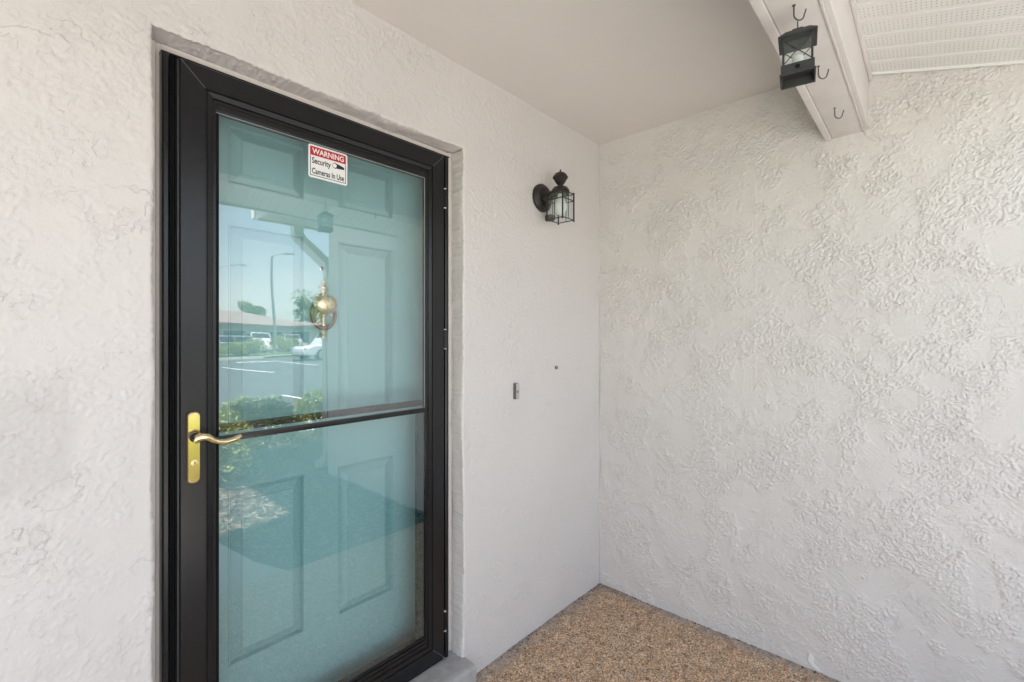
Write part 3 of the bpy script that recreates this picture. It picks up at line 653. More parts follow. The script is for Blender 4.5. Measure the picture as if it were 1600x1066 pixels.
def panel(x0, x1, z0, z1):
    bm = bmesh.new(); prof_ = [(0, 0), (0.0015, -0.0026), (0.0045, -0.0026), (0.006, 0.003), (0.0065, 0.0165), (0.0095, 0.0168), (0.0105, 0.0140), (0.0365, 0.0008), (0.0375, -0.0016), (0.041, -0.0020)]
    rings = []
    for o_, d in prof_: rings.append([bm.verts.new(c) for c in ((x0 + o_, YE + d, z0 + o_), (x1 - o_, YE + d, z0 + o_), (x1 - o_, YE + d, z1 - o_), (x0 + o_, YE + d, z1 - o_))])
    for a, b in zip(rings, rings[1:]):
        for k in range(4): bm.faces.new((a[k], a[(k + 1) % 4], b[(k + 1) % 4], b[k]))
    bm.faces.new(rings[-1]); obj('panel', bm, M['teal'], edr)
for i in (0, 2):
    for j in (0, 2, 4): panel(px[i], px[i + 1], pz[j], pz[j + 1])
# knocker
kx, ky = EXC, YE
bm = bmesh.new()
add_lathe(bm, [(0.001, 1.362), (0.005, 1.365), (0.006, 1.371), (0.004, 1.377), (0.010, 1.383), (0.010, 1.387), (0.005, 1.391), (0.0055, 1.408), (0.008, 1.412), (0.0055, 1.417), (0.006, 1.434), (0.010, 1.440), (0.011, 1.444), (0.006, 1.448), (0.006, 1.51),
               (0.011, 1.515), (0.0065, 1.519), (0.0065, 1.527), (0.015, 1.534), (0.016, 1.538), (0.009, 1.544), (0.006, 1.550), (0.004, 1.554), (0.0055, 1.558), (0.005, 1.563), (0.001, 1.566)], (kx, ky - 0.012, 0), seg=16)
kn = obj('knocker', bm, M['oldbrass'], edr, smooth=60)
bm = bmesh.new(); bmesh.ops.create_uvsphere(bm, u_segments=24, v_segments=16, radius=1.0)
for v in bm.verts: v.co = Vector((kx + v.co.x * 0.040, ky - 0.028 + v.co.y * 0.026, 1.481 + v.co.z * 0.034))
obj('knocker_shell', bm, M['oldbrass'], kn, smooth=80)
bm = bmesh.new(); ring = [(kx + 0.041 * math.sin(a), ky - 0.015, 1.450 - 0.050 * math.cos(a)) for a in np.linspace(-2.2, 2.2, 25)]
add_tube(bm, ring, [0.0035 + 0.0040 * math.cos(a / 2.2 * 1.5) for a in np.linspace(-2.2, 2.2, 25)], 10); obj('knocker_ring', bm, M['ringbrass'], kn, smooth=60)
bm = bmesh.new()
for s in (-1, 1):
    add_tube(bm, [(kx + s * 0.001, ky - 0.018, 1.452), (kx + s * 0.012, ky - 0.019, 1.4525), (kx + s * 0.021, ky - 0.019, 1.449), (kx + s * 0.025, ky - 0.019, 1.442), (kx + s * 0.021, ky - 0.019, 1.438)], [0.0035, 0.0035, 0.003, 0.0025, 0.0028], 8)
    add_tube(bm, [(kx + s * 0.020, ky - 0.014, 1.506), (kx + s * 0.026, ky - 0.014, 1.511)], [0.006, 0.0035], 8)
obj('knocker_scroll', bm, M['oldbrass'], kn, smooth=60)
bm = bmesh.new(); add_lathe(bm, [(0.0085, 0.0), (0.0085, 0.002), (0.006, 0.003), (0.0055, 0.0022)], (kx, ky, 1.6045), axis='y', seg=18); ph = obj('peephole', bm, M['chrome'], edr, smooth=40)
bm = bmesh.new(); add_lathe(bm, [(0.0053, 0.0024), (0.003, 0.0032)], (kx, ky, 1.6045), axis='y', seg=14); obj('lens', bm, M['carglass'], ph)

# ------------------------------------------------------------------ warning sticker on the upper pane
SY = 0.0594
st = empty('warning_sticker', (-1.536, SY, 1.87), 'small red and white security camera warning sticker on the glass', 'sticker')
sx0, sx1, sz0, sz1 = -1.6012, -1.4715, 1.8685, 1.9715
def sheet(name, poly, y, material):
    bm = bmesh.new(); add_prism(bm, poly, 'y', y - 0.0003, y); return obj(name, bm, material, st)
sheet('backing', rounded_rect(sx0, sx1, sz0, sz1, 0.008), SY - 0.0000, M['white'])
def frame_poly(name, x0, x1, z0, z1, w_, y, material):
    bm = bmesh.new()
    for a, b, c, d in ((x0, x1, z0, z0 + w_), (x0, x0 + w_, z0 + w_, z1), (x1 - w_, x1, z0 + w_, z1)): add_box(bm, a, b, y - 0.0002, y, c, d)
    return obj(name, bm, material, st)
frame_poly('border_line', sx0 + 0.0055, sx1 - 0.0055, sz0 + 0.0065, 1.938, 0.0018, SY - 0.0004, M['ink'])
sheet('red_header', rounded_rect(sx0 + 0.0055, sx1 - 0.0055, 1.9385, sz1 - 0.0055, 0.003), SY - 0.0004, M['red'])
def text(body, x, z, width, height, y, material, fat=0.0):
    cu = bpy.data.curves.new('lettering', 'FONT'); cu.body = body; cu.size = 1; cu.offset = fat; cu.extrude = 0.0
    tmp = bpy.data.objects.new('tmp', cu); C.objects.link(tmp); bpy.context.view_layer.update()
    me = bpy.data.meshes.new_from_object(tmp.evaluated_get(bpy.context.evaluated_depsgraph_get())); bpy.data.objects.remove(tmp)
    co = np.array([v.co[:] for v in me.vertices]); mn, mx_ = co.min(0), co.max(0)
    for v in me.vertices: v.co = Vector((x + (v.co.x - mn[0]) / (mx_[0] - mn[0]) * width, y, z + (v.co.y - mn[1]) / (mx_[1] - mn[1]) * height))
    me.materials.clear(); o = link('lettering', me, material, st); me.materials.append(material) if not me.materials else None
    return o
text('WARNING', sx0 + 0.012, 1.9435, 0.105, 0.0175, SY - 0.00085, M['white'], 0.022)
text('Security', sx0 + 0.0115, 1.9075, 0.061, 0.0245, SY - 0.0005, M['ink'], 0.022)
text('Cameras In Use', sx0 + 0.0115, 1.8810, 0.1065, 0.0185, SY - 0.0005, M['ink'], 0.022)
# little camera picture: barrel, lens ring, bracket
cxx, czz = sx0 + 0.085, 1.9245
bm = bmesh.new(); add_prism(bm, [(cxx + 0.008, czz + 0.0080), (cxx + 0.033, czz + 0.0015), (cxx + 0.034, czz - 0.006), (cxx + 0.008, czz - 0.0080)], 'y', SY - 0.0006, SY - 0.0004); obj('camera_barrel', bm, M['ink'], st)
bm = bmesh.new(); add_lathe(bm, [(0.0092, 0.0004), (0.0092, 0.0007)], (cxx + 0.002, SY, czz), axis='y', seg=24); obj('camera_lens', bm, M['ink'], st)
bm = bmesh.new(); add_lathe(bm, [(0.0070, 0.0008), (0.0070, 0.0010)], (cxx + 0.0005, SY, czz), axis='y', seg=24); obj('lens_disc', bm, M['white'], st)  # white printed disc inside the dark lens circle

# ------------------------------------------------------------------ wall lantern by the corner
sc = empty('wall_lantern', (-0.512, -0.03, 1.9), 'bronze black carriage lantern mounted on the stucco wall near the corner', 'wall light')
bm = bmesh.new(); add_lathe(bm, [(0.066, -0.003), (0.066, 0.010), (0.060, 0.017), (0.052, 0.020), (0.048, 0.024), (0.02, 0.027)], (-0.515, 0.0, 2.028), axis='y', seg=32); obj('back_plate', bm, M['iron'], sc, smooth=35)
AX, AY = -0.512, -0.108
bm = bmesh.new(); add_tube(bm, [(-0.515, -0.024, 2.020), (-0.514, -0.05, 2.030), (-0.513, -0.075, 2.040), (AX, -0.098, 2.040)], [0.024, 0.019, 0.016, 0.015], 14); obj('arm', bm, M['iron'], sc, smooth=50)
bm = bmesh.new(); add_lathe(bm, [(0.041, 2.026), (0.043, 2.032), (0.041, 2.044), (0.033, 2.056), (0.018, 2.062), (0.013, 2.066), (0.013, 2.071)], (AX, AY, 0), seg=24); obj('cap', bm, M['iron'], sc, smooth=35)
bm = bmesh.new(); add_lathe(bm, [(0.013, 2.071), (0.018, 2.074), (0.031, 2.096), (0.0355, 2.101), (0.0355, 2.104), (0.033, 2.107), (0.030, 2.114), (0.022, 2.122), (0.010, 2.127), (0.004, 2.130), (0.0045, 2.134), (0.001, 2.142)], (AX, AY, 0), seg=24); obj('finial', bm, M['iron'], sc, smooth=35)
hw = 0.044; zb0, zt0 = 1.908, 2.028
for sx in (-1, 1):
    for sy in (-1, 1):
        bm = bmesh.new(); add_box(bm, AX + sx * hw - 0.0028, AX + sx * hw + 0.0028, AY + sy * hw - 0.0028, AY + sy * hw + 0.0028, zb0 - 0.008, zt0 + 0.006, 0.001); obj('corner_post', bm, M['iron'], sc)
for z_ in (zb0, 1.996, zt0 - 0.001):
    for s in (-1, 1):
        h_ = 0.0018
        box('cage_bar', AX - hw + 0.003, AX + hw - 0.003, AY + s * hw - h_, AY + s * hw + h_, z_ - h_, z_ + h_, M['iron'], sc)
        box('cage_bar', AX + s * hw - h_, AX + s * hw + h_, AY - hw + 0.003, AY + hw - 0.003, z_ - h_, z_ + h_, M['iron'], sc)
for s in (-1, 1):
    box('cage_bar', AX - 0.0012, AX + 0.0012, AY + s * hw - 0.0012, AY + s * hw + 0.0012, zb0 + 0.002, zt0 - 0.003, M['iron'], sc)
    box('cage_bar', AX + s * hw - 0.0012, AX + s * hw + 0.0012, AY - 0.0012, AY + 0.0012, zb0 + 0.002, zt0 - 0.003, M['iron'], sc)
    box('glass_pane', AX - hw + 0.004, AX + hw - 0.004, AY + s * (hw - 0.0045) - 0.0008, AY + s * (hw - 0.0045) + 0.0008, zb0 + 0.003, zt0 - 0.004, M['lampglass'], sc)
    box('glass_pane', AX + s * (hw - 0.0045) - 0.0008, AX + s * (hw - 0.0045) + 0.0008, AY - hw + 0.007, AY + hw - 0.007, zb0 + 0.003, zt0 - 0.004, M['lampglass'], sc)
bm = bmesh.new(); add_lathe(bm, [(0.012, 2.026), (0.013, 2.014), (0.018, 2.004), (0.027, 1.985), (0.029, 1.968), (0.026, 1.950), (0.016, 1.936), (0.002, 1.932)], (AX, AY, 0), seg=24); obj('bulb', bm, M['bulb'], sc, smooth=60)
box('sensor', AX - 0.016, AX + 0.016, -0.066, -0.030, 1.915, 1.940, M['iron'], sc, 0.003)

# ------------------------------------------------------------------ doorbell and screw anchor
db = empty('doorbell', (-0.717, 0, 1.096), 'slim grey and chrome doorbell button on the stucco wall', 'doorbell')
box('bell_base', -0.7205, -0.7005, -0.019, 0.004, 1.096, 1.167, M['grey'], db, 0.002)
box('bell_plate', -0.7195, -0.7015, -0.0225, -0.0192, 1.0975, 1.1655, M['chrome'], db, 0.0015)
bm = bmesh.new(); add_lathe(bm, [(0.0065, 0.0226), (0.0065, 0.0242), (0.005, 0.0250)], (-0.7105, 0, 1.130), axis='y', seg=18); obj('push_button', bm, M['bead'], db, smooth=40)
ws = empty('screw_anchor', (-0.397, 0, 1.22), 'small grey screw anchor ring in the stucco near the doorbell', 'screw')
bm = bmesh.new(); add_lathe(bm, [(0.0085, -0.004), (0.0085, 0.003), (0.007, 0.0045), (0.005, 0.0045), (0.0048, 0.002)], (-0.3967, 0, 1.2199), axis='y', seg=18); obj('sleeve', bm, M['grey'], ws, smooth=40)
bm = bmesh.new(); add_lathe(bm, [(0.0046, -0.004), (0.0046, 0.0035)], (-0.3967, 0, 1.2199), axis='y', seg=12); obj('screw_head', bm, M['chrome'], ws)

# ------------------------------------------------------------------ hooks and the hanging lantern on the beam
def hook(loc, rot, label, sc_=1.0):
    r = empty('cup_hook', loc, label, 'hook', 'hooks screwed into the beam'); r.rotation_euler = (0, 0, rot)
    pts = [(0, 0, 0.008), (0, 0, -0.018)] + [(0.011 - 0.011 * math.cos(a), 0, -0.020 - 0.012 * math.sin(a)) for a in np.linspace(0.2, 3.0, 10)] + [(0.026, 0, -0.008)]
    bm = bmesh.new(); add_tube(bm, [Vector(p) * sc_ for p in pts], 0.0016 * sc_, 8)
    o = obj('hook_wire', bm, M['hook'], None, smooth=60); o.parent = r
    bm = bmesh.new(); add_lathe(bm, [(0.004, -0.0012), (0.004, 0.001)], (0, 0, 0), seg=10); o = obj('collar', bm, M['hook'], None); o.parent = r
    return r
BZ = 2.166
hook((-0.967, -1.130, BZ), R(-48), 'bent cup hook in the beam carrying the small lantern', 1.12)
hook((-0.630, -1.128, BZ), R(-50), 'empty cup hook in the beam next to the hanging lantern', 1.15)
hook((-0.298, -1.125, BZ), R(-52), 'empty cup hook in the beam nearest the side wall', 1.15)

ln = empty('hanging_lantern', (-0.962, -1.137, 1.988), 'small charcoal tin lantern hanging from a hook under the beam', 'lantern')
ln.rotation_euler = (0, 0, R(10)); ln.scale = (0.86, 0.86, 0.84)
def lp(name, bm, m, smooth=None, parent=None):
    o = obj(name, bm, m, None, smooth); o.parent = parent or ln; return o
a = 0.034
bm = bmesh.new(); rb = [[bm.verts.new((sx * r_, sy * r_, z_)) for sx, sy in ((-1, -1), (1, -1), (1, 1), (-1, 1))] for r_, z_ in ((0.034, 0.022), (0.039, 0.0), (0.0425, 0.0), (0.0425, 0.004), (0.0395, 0.006), (0.0395, 0.030))]
for p_, q_ in zip(rb, rb[1:]):
    for k in range(4): bm.faces.new((p_[k], p_[(k + 1) % 4], q_[(k + 1) % 4], q_[k]))
bm.faces.new(rb[0]); bm.faces.new(rb[-1]); lp('base', bm, M['lantern'])
for k in range(4):
    bm = bmesh.new(); add_lathe(bm, [(0.006, 0.039), (0.006, 0.0402), (0.004, 0.0405)], (0, 0, 0.018), axis='y', seg=14); o = lp('vent_hole', bm, M['gap']); o.rotation_euler = (0, 0, k * math.pi / 2)
for sx in (-1, 1):
    for sy in (-1, 1):
        bm = bmesh.new(); add_box(bm, sx * a - 0.0025, sx * a + 0.0025, sy * a - 0.0025, sy * a + 0.0025, 0.030, 0.106); lp('corner_post', bm, M['lantern'])
for k in range(4):
    for s in (-1, 1):
        bm = bmesh.new(); add_tube(bm, [(s * -a, -a, 0.033), (s * a, -a, 0.103)], 0.0013, 6); o = lp('cross_wire', bm, M['lantern']); o.rotation_euler = (0, 0, k * math.pi / 2)
    bm = bmesh.new(); add_box(bm, -a + 0.003, a - 0.003, -a + 0.003, -a + 0.0045, 0.0305, 0.1055); o = lp('glass_pane', bm, M['lampglass']); o.rotation_euler = (0, 0, k * math.pi / 2)
bm = bmesh.new()
lv_ = [(0.046, 0.106), (0.046, 0.110), (0.028, 0.128), (0.016, 0.132), (0.012, 0.140)]
rg = [[bm.verts.new((sx * r_, sy * r_, z_)) for sx, sy in ((-1, -1), (1, -1), (1, 1), (-1, 1))] for r_, z_ in lv_]
for p_, q_ in zip(rg, rg[1:]):
    for k in range(4): bm.faces.new((p_[k], p_[(k + 1) % 4], q_[(k + 1) % 4], q_[k]))
bm.faces.new(rg[0][::-1]); bm.faces.new(rg[-1]); lp('lid', bm, M['lantern'])
bm = bmesh.new(); add_tube(bm, [(0.009 * math.cos(t2), 0, 0.152 + 0.012 * math.sin(t2)) for t2 in np.linspace(0, 2 * math.pi, 16)], 0.0014, 6, caps=False); lp('ring', bm, M['lantern'])
bm = bmesh.new(); add_lathe(bm, [(0.014, 0.030), (0.014, 0.062), (0.011, 0.064)], (0, 0, 0), seg=16); lp('candle', bm, M['white'], 40)

# ------------------------------------------------------------------ planting by the walk
def leaves(n_, sampler, size, aspect=0.45, seed=1):
    g = np.random.RandomState(seed); P = sampler(n_, g)
    d = g.randn(n_, 3); d[:, 2] = d[:, 2] * 0.6 + 0.25; d /= np.linalg.norm(d, axis=1)[:, None]
    u = np.cross(d, g.randn(n_, 3)); u /= np.linalg.norm(u, axis=1)[:, None]; nn = np.cross(d, u)
    s = size * (0.7 + 0.6 * g.rand(n_))[:, None]
    V = np.stack([P - d * s * 0.5, P + u * s * aspect * 0.5 + nn * s * 0.06, P + d * s * 0.5, P - u * s * aspect * 0.5 + nn * s * 0.06], 1).reshape(-1, 3)
    return V, np.arange(4 * n_).reshape(-1, 4)
def shrub(loc, rx, ry, hh, n_, size, label, seed, group=None):
    t = empty('shrub', loc, label, 'shrub', group); x, y, z = loc
    def smp(k, g):
        a = g.rand(k) * 2 * np.pi; c = g.rand(k) ** 0.5; rr = (0.35 + 0.65 * g.rand(k) ** 0.45)
        zz = c; rad = np.sqrt(np.maximum(1 - (zz * 0.92) ** 3, 0.02)) * rr
        lump = 1 + 0.16 * np.sin(5 * a + seed) + 0.10 * np.sin(9 * a + 7 * zz)
        return np.stack([x + rx * rad * lump * np.cos(a), y + ry * rad * lump * np.sin(a), z + hh * (0.08 + 0.92 * zz * (0.8 + 0.25 * g.rand(k)))], 1)
    V, F = leaves(n_, smp, size, seed=seed); np_mesh('foliage', V, F, M['hedge'], t, smooth=False)
    for k in range(5):
        a_ = k * 1.26; bm = bmesh.new(); add_tube(bm, [(x + 0.03 * math.cos(a_), y + 0.03 * math.sin(a_), z - 0.02), (x + rx * .35 * math.cos(a_), y + ry * .35 * math.sin(a_), z + hh * 0.45), (x + rx * .6 * math.cos(a_), y + ry * .6 * math.sin(a_), z + hh * 0.8)], [0.012, 0.009, 0.004], 6); obj('stem', bm, M['bark'], t)
shrub((-0.92, -3.62, -0.02), 0.46, 0.46, 0.66, 4200, 0.055, 'low leafy green shrub beside the concrete walk', 3, 'shrubs in the mulch bed')
shrub((-0.22, -4.30, -0.02), 0.52, 0.46, 0.66, 4200, 0.055, 'low leafy green shrub in front of the wing downspout', 4, 'shrubs in the mulch bed')
shrub((0.75, -4.55, -0.02), 0.48, 0.42, 0.68, 3000, 0.055, 'low leafy green shrub along the wing front', 5, 'shrubs in the mulch bed')
g = np.random.RandomState(5); n_ = 16000
cx_ = g.uniform(-1.26, 0.0, n_); cy_ = g.uniform(-5.3, -1.33, n_); lim = np.interp(-cy_, [1.31, 1.56, 2.05, 2.6, 5.4], [-1.06, -1.15, -1.205, -1.23, -1.24])
k_ = cx_ > lim; cx_, cy_ = cx_[k_], cy_[k_]; n_ = len(cx_)
an = g.rand(n_) * 6.28; ln_ = g.uniform(0.010, 0.032, n_); wd_ = g.uniform(0.002, 0.006, n_); ti = g.uniform(-0.4, 0.4, n_); zz = -0.016 + g.uniform(0, 0.02, n_)
d = np.stack([np.cos(an) * np.cos(ti), np.sin(an) * np.cos(ti), np.sin(ti)], 1) * ln_[:, None]; s_ = np.stack([-np.sin(an), np.cos(an), 0 * an], 1) * wd_[:, None]; u_ = np.array([0, 0, 0.004])
P = np.stack([cx_, cy_, zz], 1)
V = np.stack([P - d - s_, P + d - s_, P + d + s_, P - d + s_, P - d * .8 + u_, P + d * .8 + u_], 1).reshape(-1, 3)
B = np.arange(n_)[:, None] * 6
F = np.concatenate([B + np.array([[0, 1, 5, 4]]), B + np.array([[2, 3, 4, 5]]), B + np.array([[0, 3, 2, 1]])])
o = np_mesh('mulch', V, F, M['chip'], None, smooth=False); tag(o, 'brown shredded wood mulch covering the planting bed', 'mulch', kind='stuff')

# ------------------------------------------------------------------ parking lot across the way (what the door glass mirrors)
def line(x0, y0, x1, y1, wd=0.12, m='paint_line', nm='parking_line'):
    d = Vector((x1 - x0, y1 - y0)).normalized(); s = Vector((-d.y, d.x)) * wd / 2
    bm = bmesh.new(); add_prism(bm, [(x0 + s.x, y0 + s.y), (x1 + s.x, y1 + s.y), (x1 - s.x, y1 - s.y), (x0 - s.x, y0 - s.y)], 'z', -0.114, -0.110); return struct(obj(nm, bm, M[m]))
for a_ in (-3.2, -0.4, 2.4): line(a_ + 0.2, -10.6, a_ + 0.9, -6.6)
line(5.15, -24.5, 5.40, -18.6); line(8.9, -27.0, 8.6, -21.4); line(1.6, -24.4, 1.8, -18.8); line(12.3, -27, 12.1, -21.5); line(7.2, -29.0, 9.3, -28.2, 0.45)
def strip_mesh(name, pts, wd, z0, z1, material):
    bm = bmesh.new(); P = []
    for i, (x, y) in enumerate(pts):
        a_ = Vector(pts[max(i - 1, 0)]); b_ = Vector(pts[min(i + 1, len(pts) - 1)]); d = (b_ - a_).normalized(); s = Vector((-d.y, d.x)) * wd / 2; P.append(((x + s.x, y + s.y), (x - s.x, y - s.y)))
    add_prism(bm, [p[0] for p in P] + [p[1] for p in P[::-1]], 'z', z0, z1); return struct(obj(name, bm, material))
strip_mesh('kerb', [(-40, -31.2), (2, -31.4), (7.3, -32.2), (10.3, -33.4), (12.2, -34.1)], 0.25, -0.3, 0.03, M['kerb'])
strip_mesh('yellow_kerb', [(12.25, -34.12), (16, -34.7), (40, -35.2)], 0.25, -0.3, 0.03, M['yellow'])
strip_mesh('lawn_island', [(-40, -34.6), (2, -34.8), (12, -36.2), (40, -37.2)], 5.4, -0.28, 0.0, M['grass'])
strip_mesh('back_kerb', [(-40, -37.6), (2, -37.8), (12, -39.2), (40, -40.2)], 0.25, -0.3, 0.02, M['kerb'])

def car(loc, rz, paint, label, tall, hood=1.0):
    t = empty('parked_car', (0, 0, 0), label, 'car', 'cars in the parking lot')
    Lh, Wd = 2.35, 0.92
    low = [(-Lh, 0.35), (-Lh, 0.85), (-Lh + 0.12, 0.98), (Lh - 1.35, 1.0), (Lh - 0.25, 0.90), (Lh, 0.72), (Lh, 0.35)]
    bm = bmesh.new(); sect = []
    for yy, ins in ((-Wd, 0.04), (-Wd * 0.96, 0.0), (Wd * 0.96, 0.0), (Wd, 0.04)):
        sect.append([bm.verts.new((x * (1 - ins * 0.3), yy, z - (0.03 if ins and z > 0.6 else 0))) for x, z in low])
    for p_, q_ in zip(sect, sect[1:]):
        for k in range(len(low)): bm.faces.new((p_[k], p_[(k + 1) % len(low)], q_[(k + 1) % len(low)], q_[k]))
    bm.faces.new(sect[0]); bm.faces.new(sect[-1][::-1]); bmesh.ops.bevel(bm, geom=[e for e in bm.edges], offset=0.03, segments=2, affect='EDGES')
    o = obj('body', bm, paint, None, 40); o.parent = t
    cab = [(-Lh + 0.15, 0.97), (-Lh + 0.45, tall - 0.06), (-Lh + 0.8, tall), (0.25, tall), (0.45, tall - 0.04), (Lh - 1.3, 0.97)]
    bm = bmesh.new(); A = [bm.verts.new((x, -Wd * (0.95 - 0.17 * (z - 0.97) / (tall - 0.97)), z)) for x, z in cab]; B_ = [bm.verts.new((x, Wd * (0.95 - 0.17 * (z - 0.97) / (tall - 0.97)), z)) for x, z in cab]
    bm.faces.new(A[::-1]); bm.faces.new(B_)
    for k in range(len(cab)): bm.faces.new((A[k], A[(k + 1) % len(cab)], B_[(k + 1) % len(cab)], B_[k]))
    o = obj('cabin', bm, paint, None, 30); o.parent = t
    zt = tall - 0.10; zb_ = 1.02
    def yat(z): return Wd * (0.95 - 0.17 * (z - 0.97) / (tall - 0.97)) + 0.004
    for s in (-1, 1):
        for xa, xb, xc, xd in ((-Lh + 0.35, -Lh + 0.55, -0.75, -0.75), (-0.65, -0.65, 0.22, 0.32), (0.40, 0.36, Lh - 1.62, Lh - 1.62)):
            if xa > 0.3: P_ = [(0.30 + 0.12, zt), (Lh - 1.55, zb_), (0.42, zb_)]
            else: P_ = [(xa, zb_), (xb, zt), (xd - 0.02, zt), (xc, zb_)]
            bm = bmesh.new(); vs2 = [bm.verts.new((x, s * yat(z), z)) for x, z in P_]; vs3 = [bm.verts.new((x, s * (yat(z) - 0.02), z)) for x, z in P_]
            bm.faces.new(vs2); bm.faces.new(vs3[::-1])
            for k in range(len(P_)): bm.faces.new((vs2[k], vs2[(k + 1) % len(P_)], vs3[(k + 1) % len(P_)], vs3[k]))
            o = obj('side_window', bm, M['carglass'], None); o.parent = t
    def slab(name, pa, pb, m_, inset=0.06):
        (x0, z0), (x1, z1) = pa, pb; nx, nz = (z1 - z0), -(x1 - x0); L_ = math.hypot(nx, nz); nx, nz = nx / L_ * 0.006, nz / L_ * 0.006
        if nz < 0: nx, nz = -nx, -nz
        bm = bmesh.new(); f0 = []
        for e in (1, -1):
            f0.append([bm.verts.new((x + nx * e, sg * (yat(z) - inset), z + nz * e)) for x, z, sg in ((x0, z0, -1), (x1, z1, -1), (x1, z1, 1), (x0, z0, 1))])
        bm.faces.new(f0[0]); bm.faces.new(f0[1][::-1])
        for k in range(4): bm.faces.new((f0[0][k], f0[0][(k + 1) % 4], f0[1][(k + 1) % 4], f0[1][k]))
        o = obj(name, bm, m_, None); o.parent = t
    slab('windscreen', (Lh - 1.36, 1.005), (0.50, tall - 0.075), M['carglass']); slab('rear_window', (-Lh + 0.18, 1.04), (-Lh + 0.42, tall - 0.12), M['carglass'])
    for s in (-1, 1):
        bm = bmesh.new(); add_box(bm, Lh - 0.05, Lh + 0.008, s * 0.72 - 0.14, s * 0.72 + 0.14, 0.66, 0.78, 0.02); o = obj('headlight', bm, M['lens'], None); o.parent = t
        bm = bmesh.new(); add_box(bm, -Lh - 0.008, -Lh + 0.05, s * 0.78 - 0.08, s * 0.78 + 0.08, 0.68, 0.95, 0.02); o = obj('tail_light', bm, M['redlens'], None); o.parent = t
        for xw in (-1.42, 1.45):
            bm = bmesh.new(); add_lathe(bm, [(0.22, -0.11), (0.34, -0.11), (0.37, -0.08), (0.37, 0.08), (0.34, 0.11), (0.22, 0.11)], (0, 0, 0), axis='y', seg=24); wh = obj('wheel', bm, M['tyre'], None, 40); wh.parent = t; wh.location = (xw, s * (Wd - 0.09), 0.37)
            bm = bmesh.new(); add_lathe(bm, [(0.235, 0.0), (0.235, 0.015), (0.21, 0.02), (0.05, 0.01), (0.04, 0.02)], (0, 0, 0), axis='y', seg=20); rm_ = obj('rim', bm, M['rim'], None, 40); rm_.parent = wh; rm_.location = (0, s * 0.105, 0); rm_.rotation_euler = (0, 0, 0 if s < 0 else math.pi)
    t.location = loc; t.rotation_euler = (0, 0, rz); return t
PW = mat('white_car_paint', (0.78, 0.78, 0.78), 0.25, coat=1.0); PS = mat('silver_car_paint', (0.35, 0.36, 0.37), 0.3, metal=0.4, coat=1.0); PD = mat('dark_blue_car_paint', (0.03, 0.04, 0.06), 0.25, coat=1.0)
GZ = -0.112
car((12.3, -26.9, GZ), R(172), PW, 'large white SUV parked by the yellow kerb', 1.92)
car((13.4, -43.2, GZ), R(95), PW, 'white van-like SUV parked near the far house', 1.95)
car((16.2, -43.0, GZ), R(92), PS, 'silver SUV parked beside the white one near the far house', 1.80)
car((10.1, -42.9, GZ), R(90), PD, 'dark blue car parked near the far house', 1.55)
car((8.6, -37.0, 0.0), R(180), PS, 'silver car standing on the island verge', 1.50)

def pole(loc, hh, arm, label):
    t = empty('street_lamp', loc, label, 'street lamp', 'parking lot lamps'); x, y, z = loc
    bm = bmesh.new(); add_tube(bm, [(x, y, z), (x, y, z + hh * 0.5), (x, y, z + hh)], [0.13, 0.11, 0.08], 12); obj('pole', bm, M['galv'], t, 40)
    bm = bmesh.new(); add_tube(bm, [(x, y, z + hh - 0.1), (x + arm * 0.55, y, z + hh + 0.55 * abs(arm) * 0.5), (x + arm, y, z + hh + 0.36 * abs(arm))], 0.05, 8); obj('arm', bm, M['galv'], t, 40)
    bm = bmesh.new(); s = 1 if arm > 0 else -1; add_box(bm, min(x + arm, x + arm + s * 0.7), max(x + arm, x + arm + s * 0.7), y - 0.16, y + 0.16, z + hh + 0.36 * abs(arm) - 0.07, z + hh + 0.36 * abs(arm) + 0.06, 0.03); obj('lamp_head', bm, M['galv'], t, 40)
    bm = bmesh.new(); add_box(bm, x - 0.22, x + 0.22, y - 0.22, y + 0.22, z - 0.2, z + 0.25, 0.02); obj('footing', bm, M['concrete'], t)
pole((12.15, -36.3, 0.0), 7.7, 0.75, 'tall grey lamp post on the grass island facing the porch')
pole((14.5, -62, -0.12), 9.2, 3.6, 'distant lamp post with a long arm behind the far house')

def far_house():
    t = empty('far_house', (8, -52, -0.12), 'low beige house with a pinkish hip roof across the parking lot', 'house')
    x0, x1, y0, y1, z0, z1 = -14.0, 21.5, -60, -47.5, -0.13, 2.55
    box('wall', x0, x1, y0, y1, z0, z1, M['farwall'], t)
    ov = 0.8; zr = 4.15; bm = bmesh.new(); ym = (y0 + y1) / 2
    b4 = [bm.verts.new((x, y, z1 - 0.02)) for x, y in ((x0 - ov, y0 - ov), (x1 + ov, y0 - ov), (x1 + ov, y1 + ov), (x0 - ov, y1 + ov))]
    b5 = [bm.verts.new((v.co.x, v.co.y, z1 + 0.16)) for v in b4]; r0, r1 = bm.verts.new((x0 + 6, ym, zr)), bm.verts.new((x1 - 6, ym, zr))
    bm.faces.new(b4[::-1])
    for k in range(4): bm.faces.new((b4[k], b4[(k + 1) % 4], b5[(k + 1) % 4], b5[k]))
    bm.faces.new((b5[0], b5[1], r1, r0)); bm.faces.new((b5[2], b5[3], r0, r1)); bm.faces.new((b5[1], b5[2], r1)); bm.faces.new((b5[3], b5[0], r0))
    obj('roof', bm, M['farroof'], t)
    for k, xx in enumerate((6.0, 9.4, 12.8, 16.2, 19.2)):
        f = box('window' if k % 2 else 'garage_door', xx - 1.15, xx + 1.15, y1 - 0.05, y1 + 0.04, 0.8 if k % 2 else z0 + 0.02, 2.1, M['kerb'], t)
        box('pane', xx - 1.0, xx + 1.0, y1 + 0.041, y1 + 0.05, 0.9 if k % 2 else 0.1, 2.0, M['farglass'], f)
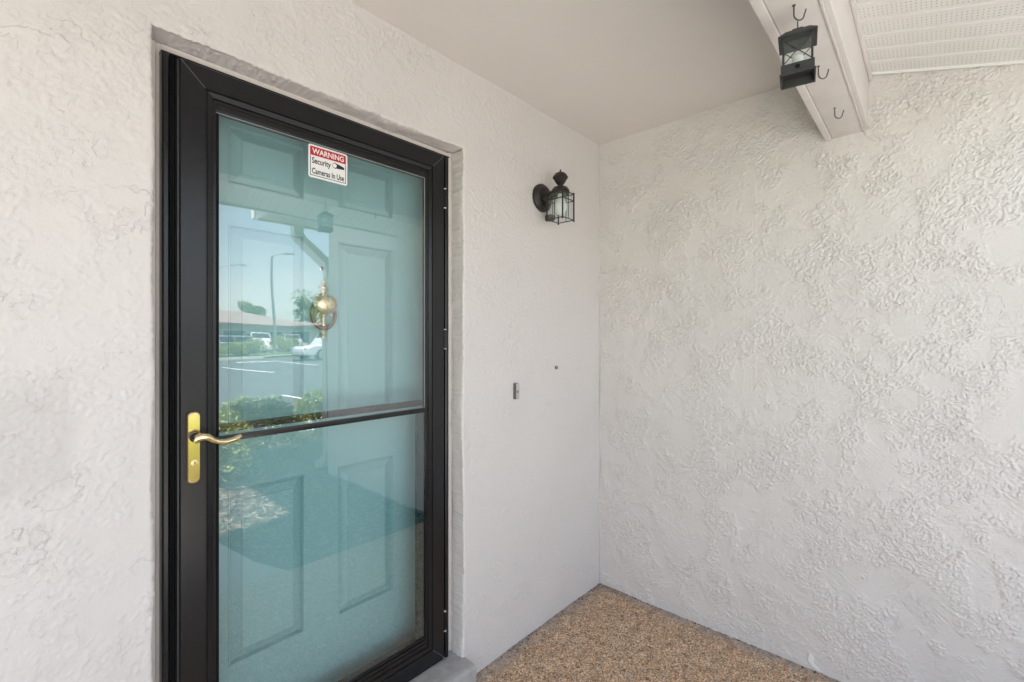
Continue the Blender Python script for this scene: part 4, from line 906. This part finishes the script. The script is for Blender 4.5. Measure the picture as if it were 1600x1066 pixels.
M['farroof'] = mat('far_shingles', (0.27, 0.205, 0.185), 0.9, var=0.12, vscale=1.2)
far_house()

def tree(loc, hh, rad, n_, label, seed, size=0.26):
    t = empty('tree', loc, label, 'tree', 'trees behind the far house'); x, y, z = loc; g2 = random.Random(seed)
    bm = bmesh.new(); add_tube(bm, [(x, y, z - 0.1), (x + 0.1, y, z + hh * 0.3), (x - 0.05, y + 0.1, z + hh * 0.6), (x, y, z + hh * 0.85)], [rad * 0.09, rad * 0.07, rad * 0.045, 0.03], 10); obj('trunk', bm, M['bark'], t, 60)
    cl = []
    for k in range(16):
        a_ = g2.random() * 6.28; e = g2.random(); rr = rad * (0.35 + 0.5 * g2.random()) * (1 - 0.5 * e)
        c = Vector((x + rr * math.cos(a_), y + rr * math.sin(a_), z + hh * (0.42 + 0.5 * e))); cl.append((c, rad * (0.20 + 0.22 * g2.random())))
        bm = bmesh.new(); add_tube(bm, [(x, y, z + hh * (0.3 + 0.3 * e)), tuple((c + Vector((x, y, z + hh * 0.45))) / 2), tuple(c)], [rad * 0.035, rad * 0.02, 0.02], 6); obj('limb', bm, M['bark'], t)
    def smp(k, g):
        i = g.randint(0, len(cl), k); v = g.randn(k, 3); v /= np.linalg.norm(v, axis=1)[:, None]; r_ = g.rand(k)[:, None] ** 0.5
        return np.array([cl[j][0][:] for j in i]) + v * r_ * np.array([cl[j][1] for j in i])[:, None] * np.array([1.15, 1.15, 0.8])
    V, F = leaves(n_, smp, size, 0.6, seed); np_mesh('crown', V, F, M['treeleaf'], t, smooth=False)
tree((12.2, -62, -0.13), 5.9, 2.4, 5000, 'broad green tree behind the ridge of the far house', 21)
tree((20.8, -66, -0.13), 6.5, 2.3, 5000, 'rounded green tree rising above the hip of the far house', 22)
tree((28.8, -66, -0.13), 8.6, 3.6, 3500, 'taller dark tree beyond the end of the far house', 23)
tree((5.0, -68, -0.13), 6.5, 3.5, 2500, 'broad tree behind the far house left of the others seen from the porch', 24)
for k, (xx, yy, hh) in enumerate(((9.3, -35.6, 1.0), (10.6, -35.9, 1.25), (12.5, -36.6, 1.5), (13.8, -36.9, 1.3), (7.6, -35.3, 0.8))):
    shrub((xx, yy, 0.0), 0.8, 0.6, hh, 1200, 0.14, ['rounded shrub on the grass island behind the kerb', 'bushy shrub at the foot of the island lamp post', 'tall shrub on the island beside the yellow kerb', 'wide shrub on the island near the white SUV', 'smallest shrub on the grass island'][k], 40 + k, 'shrubs on the grass island')
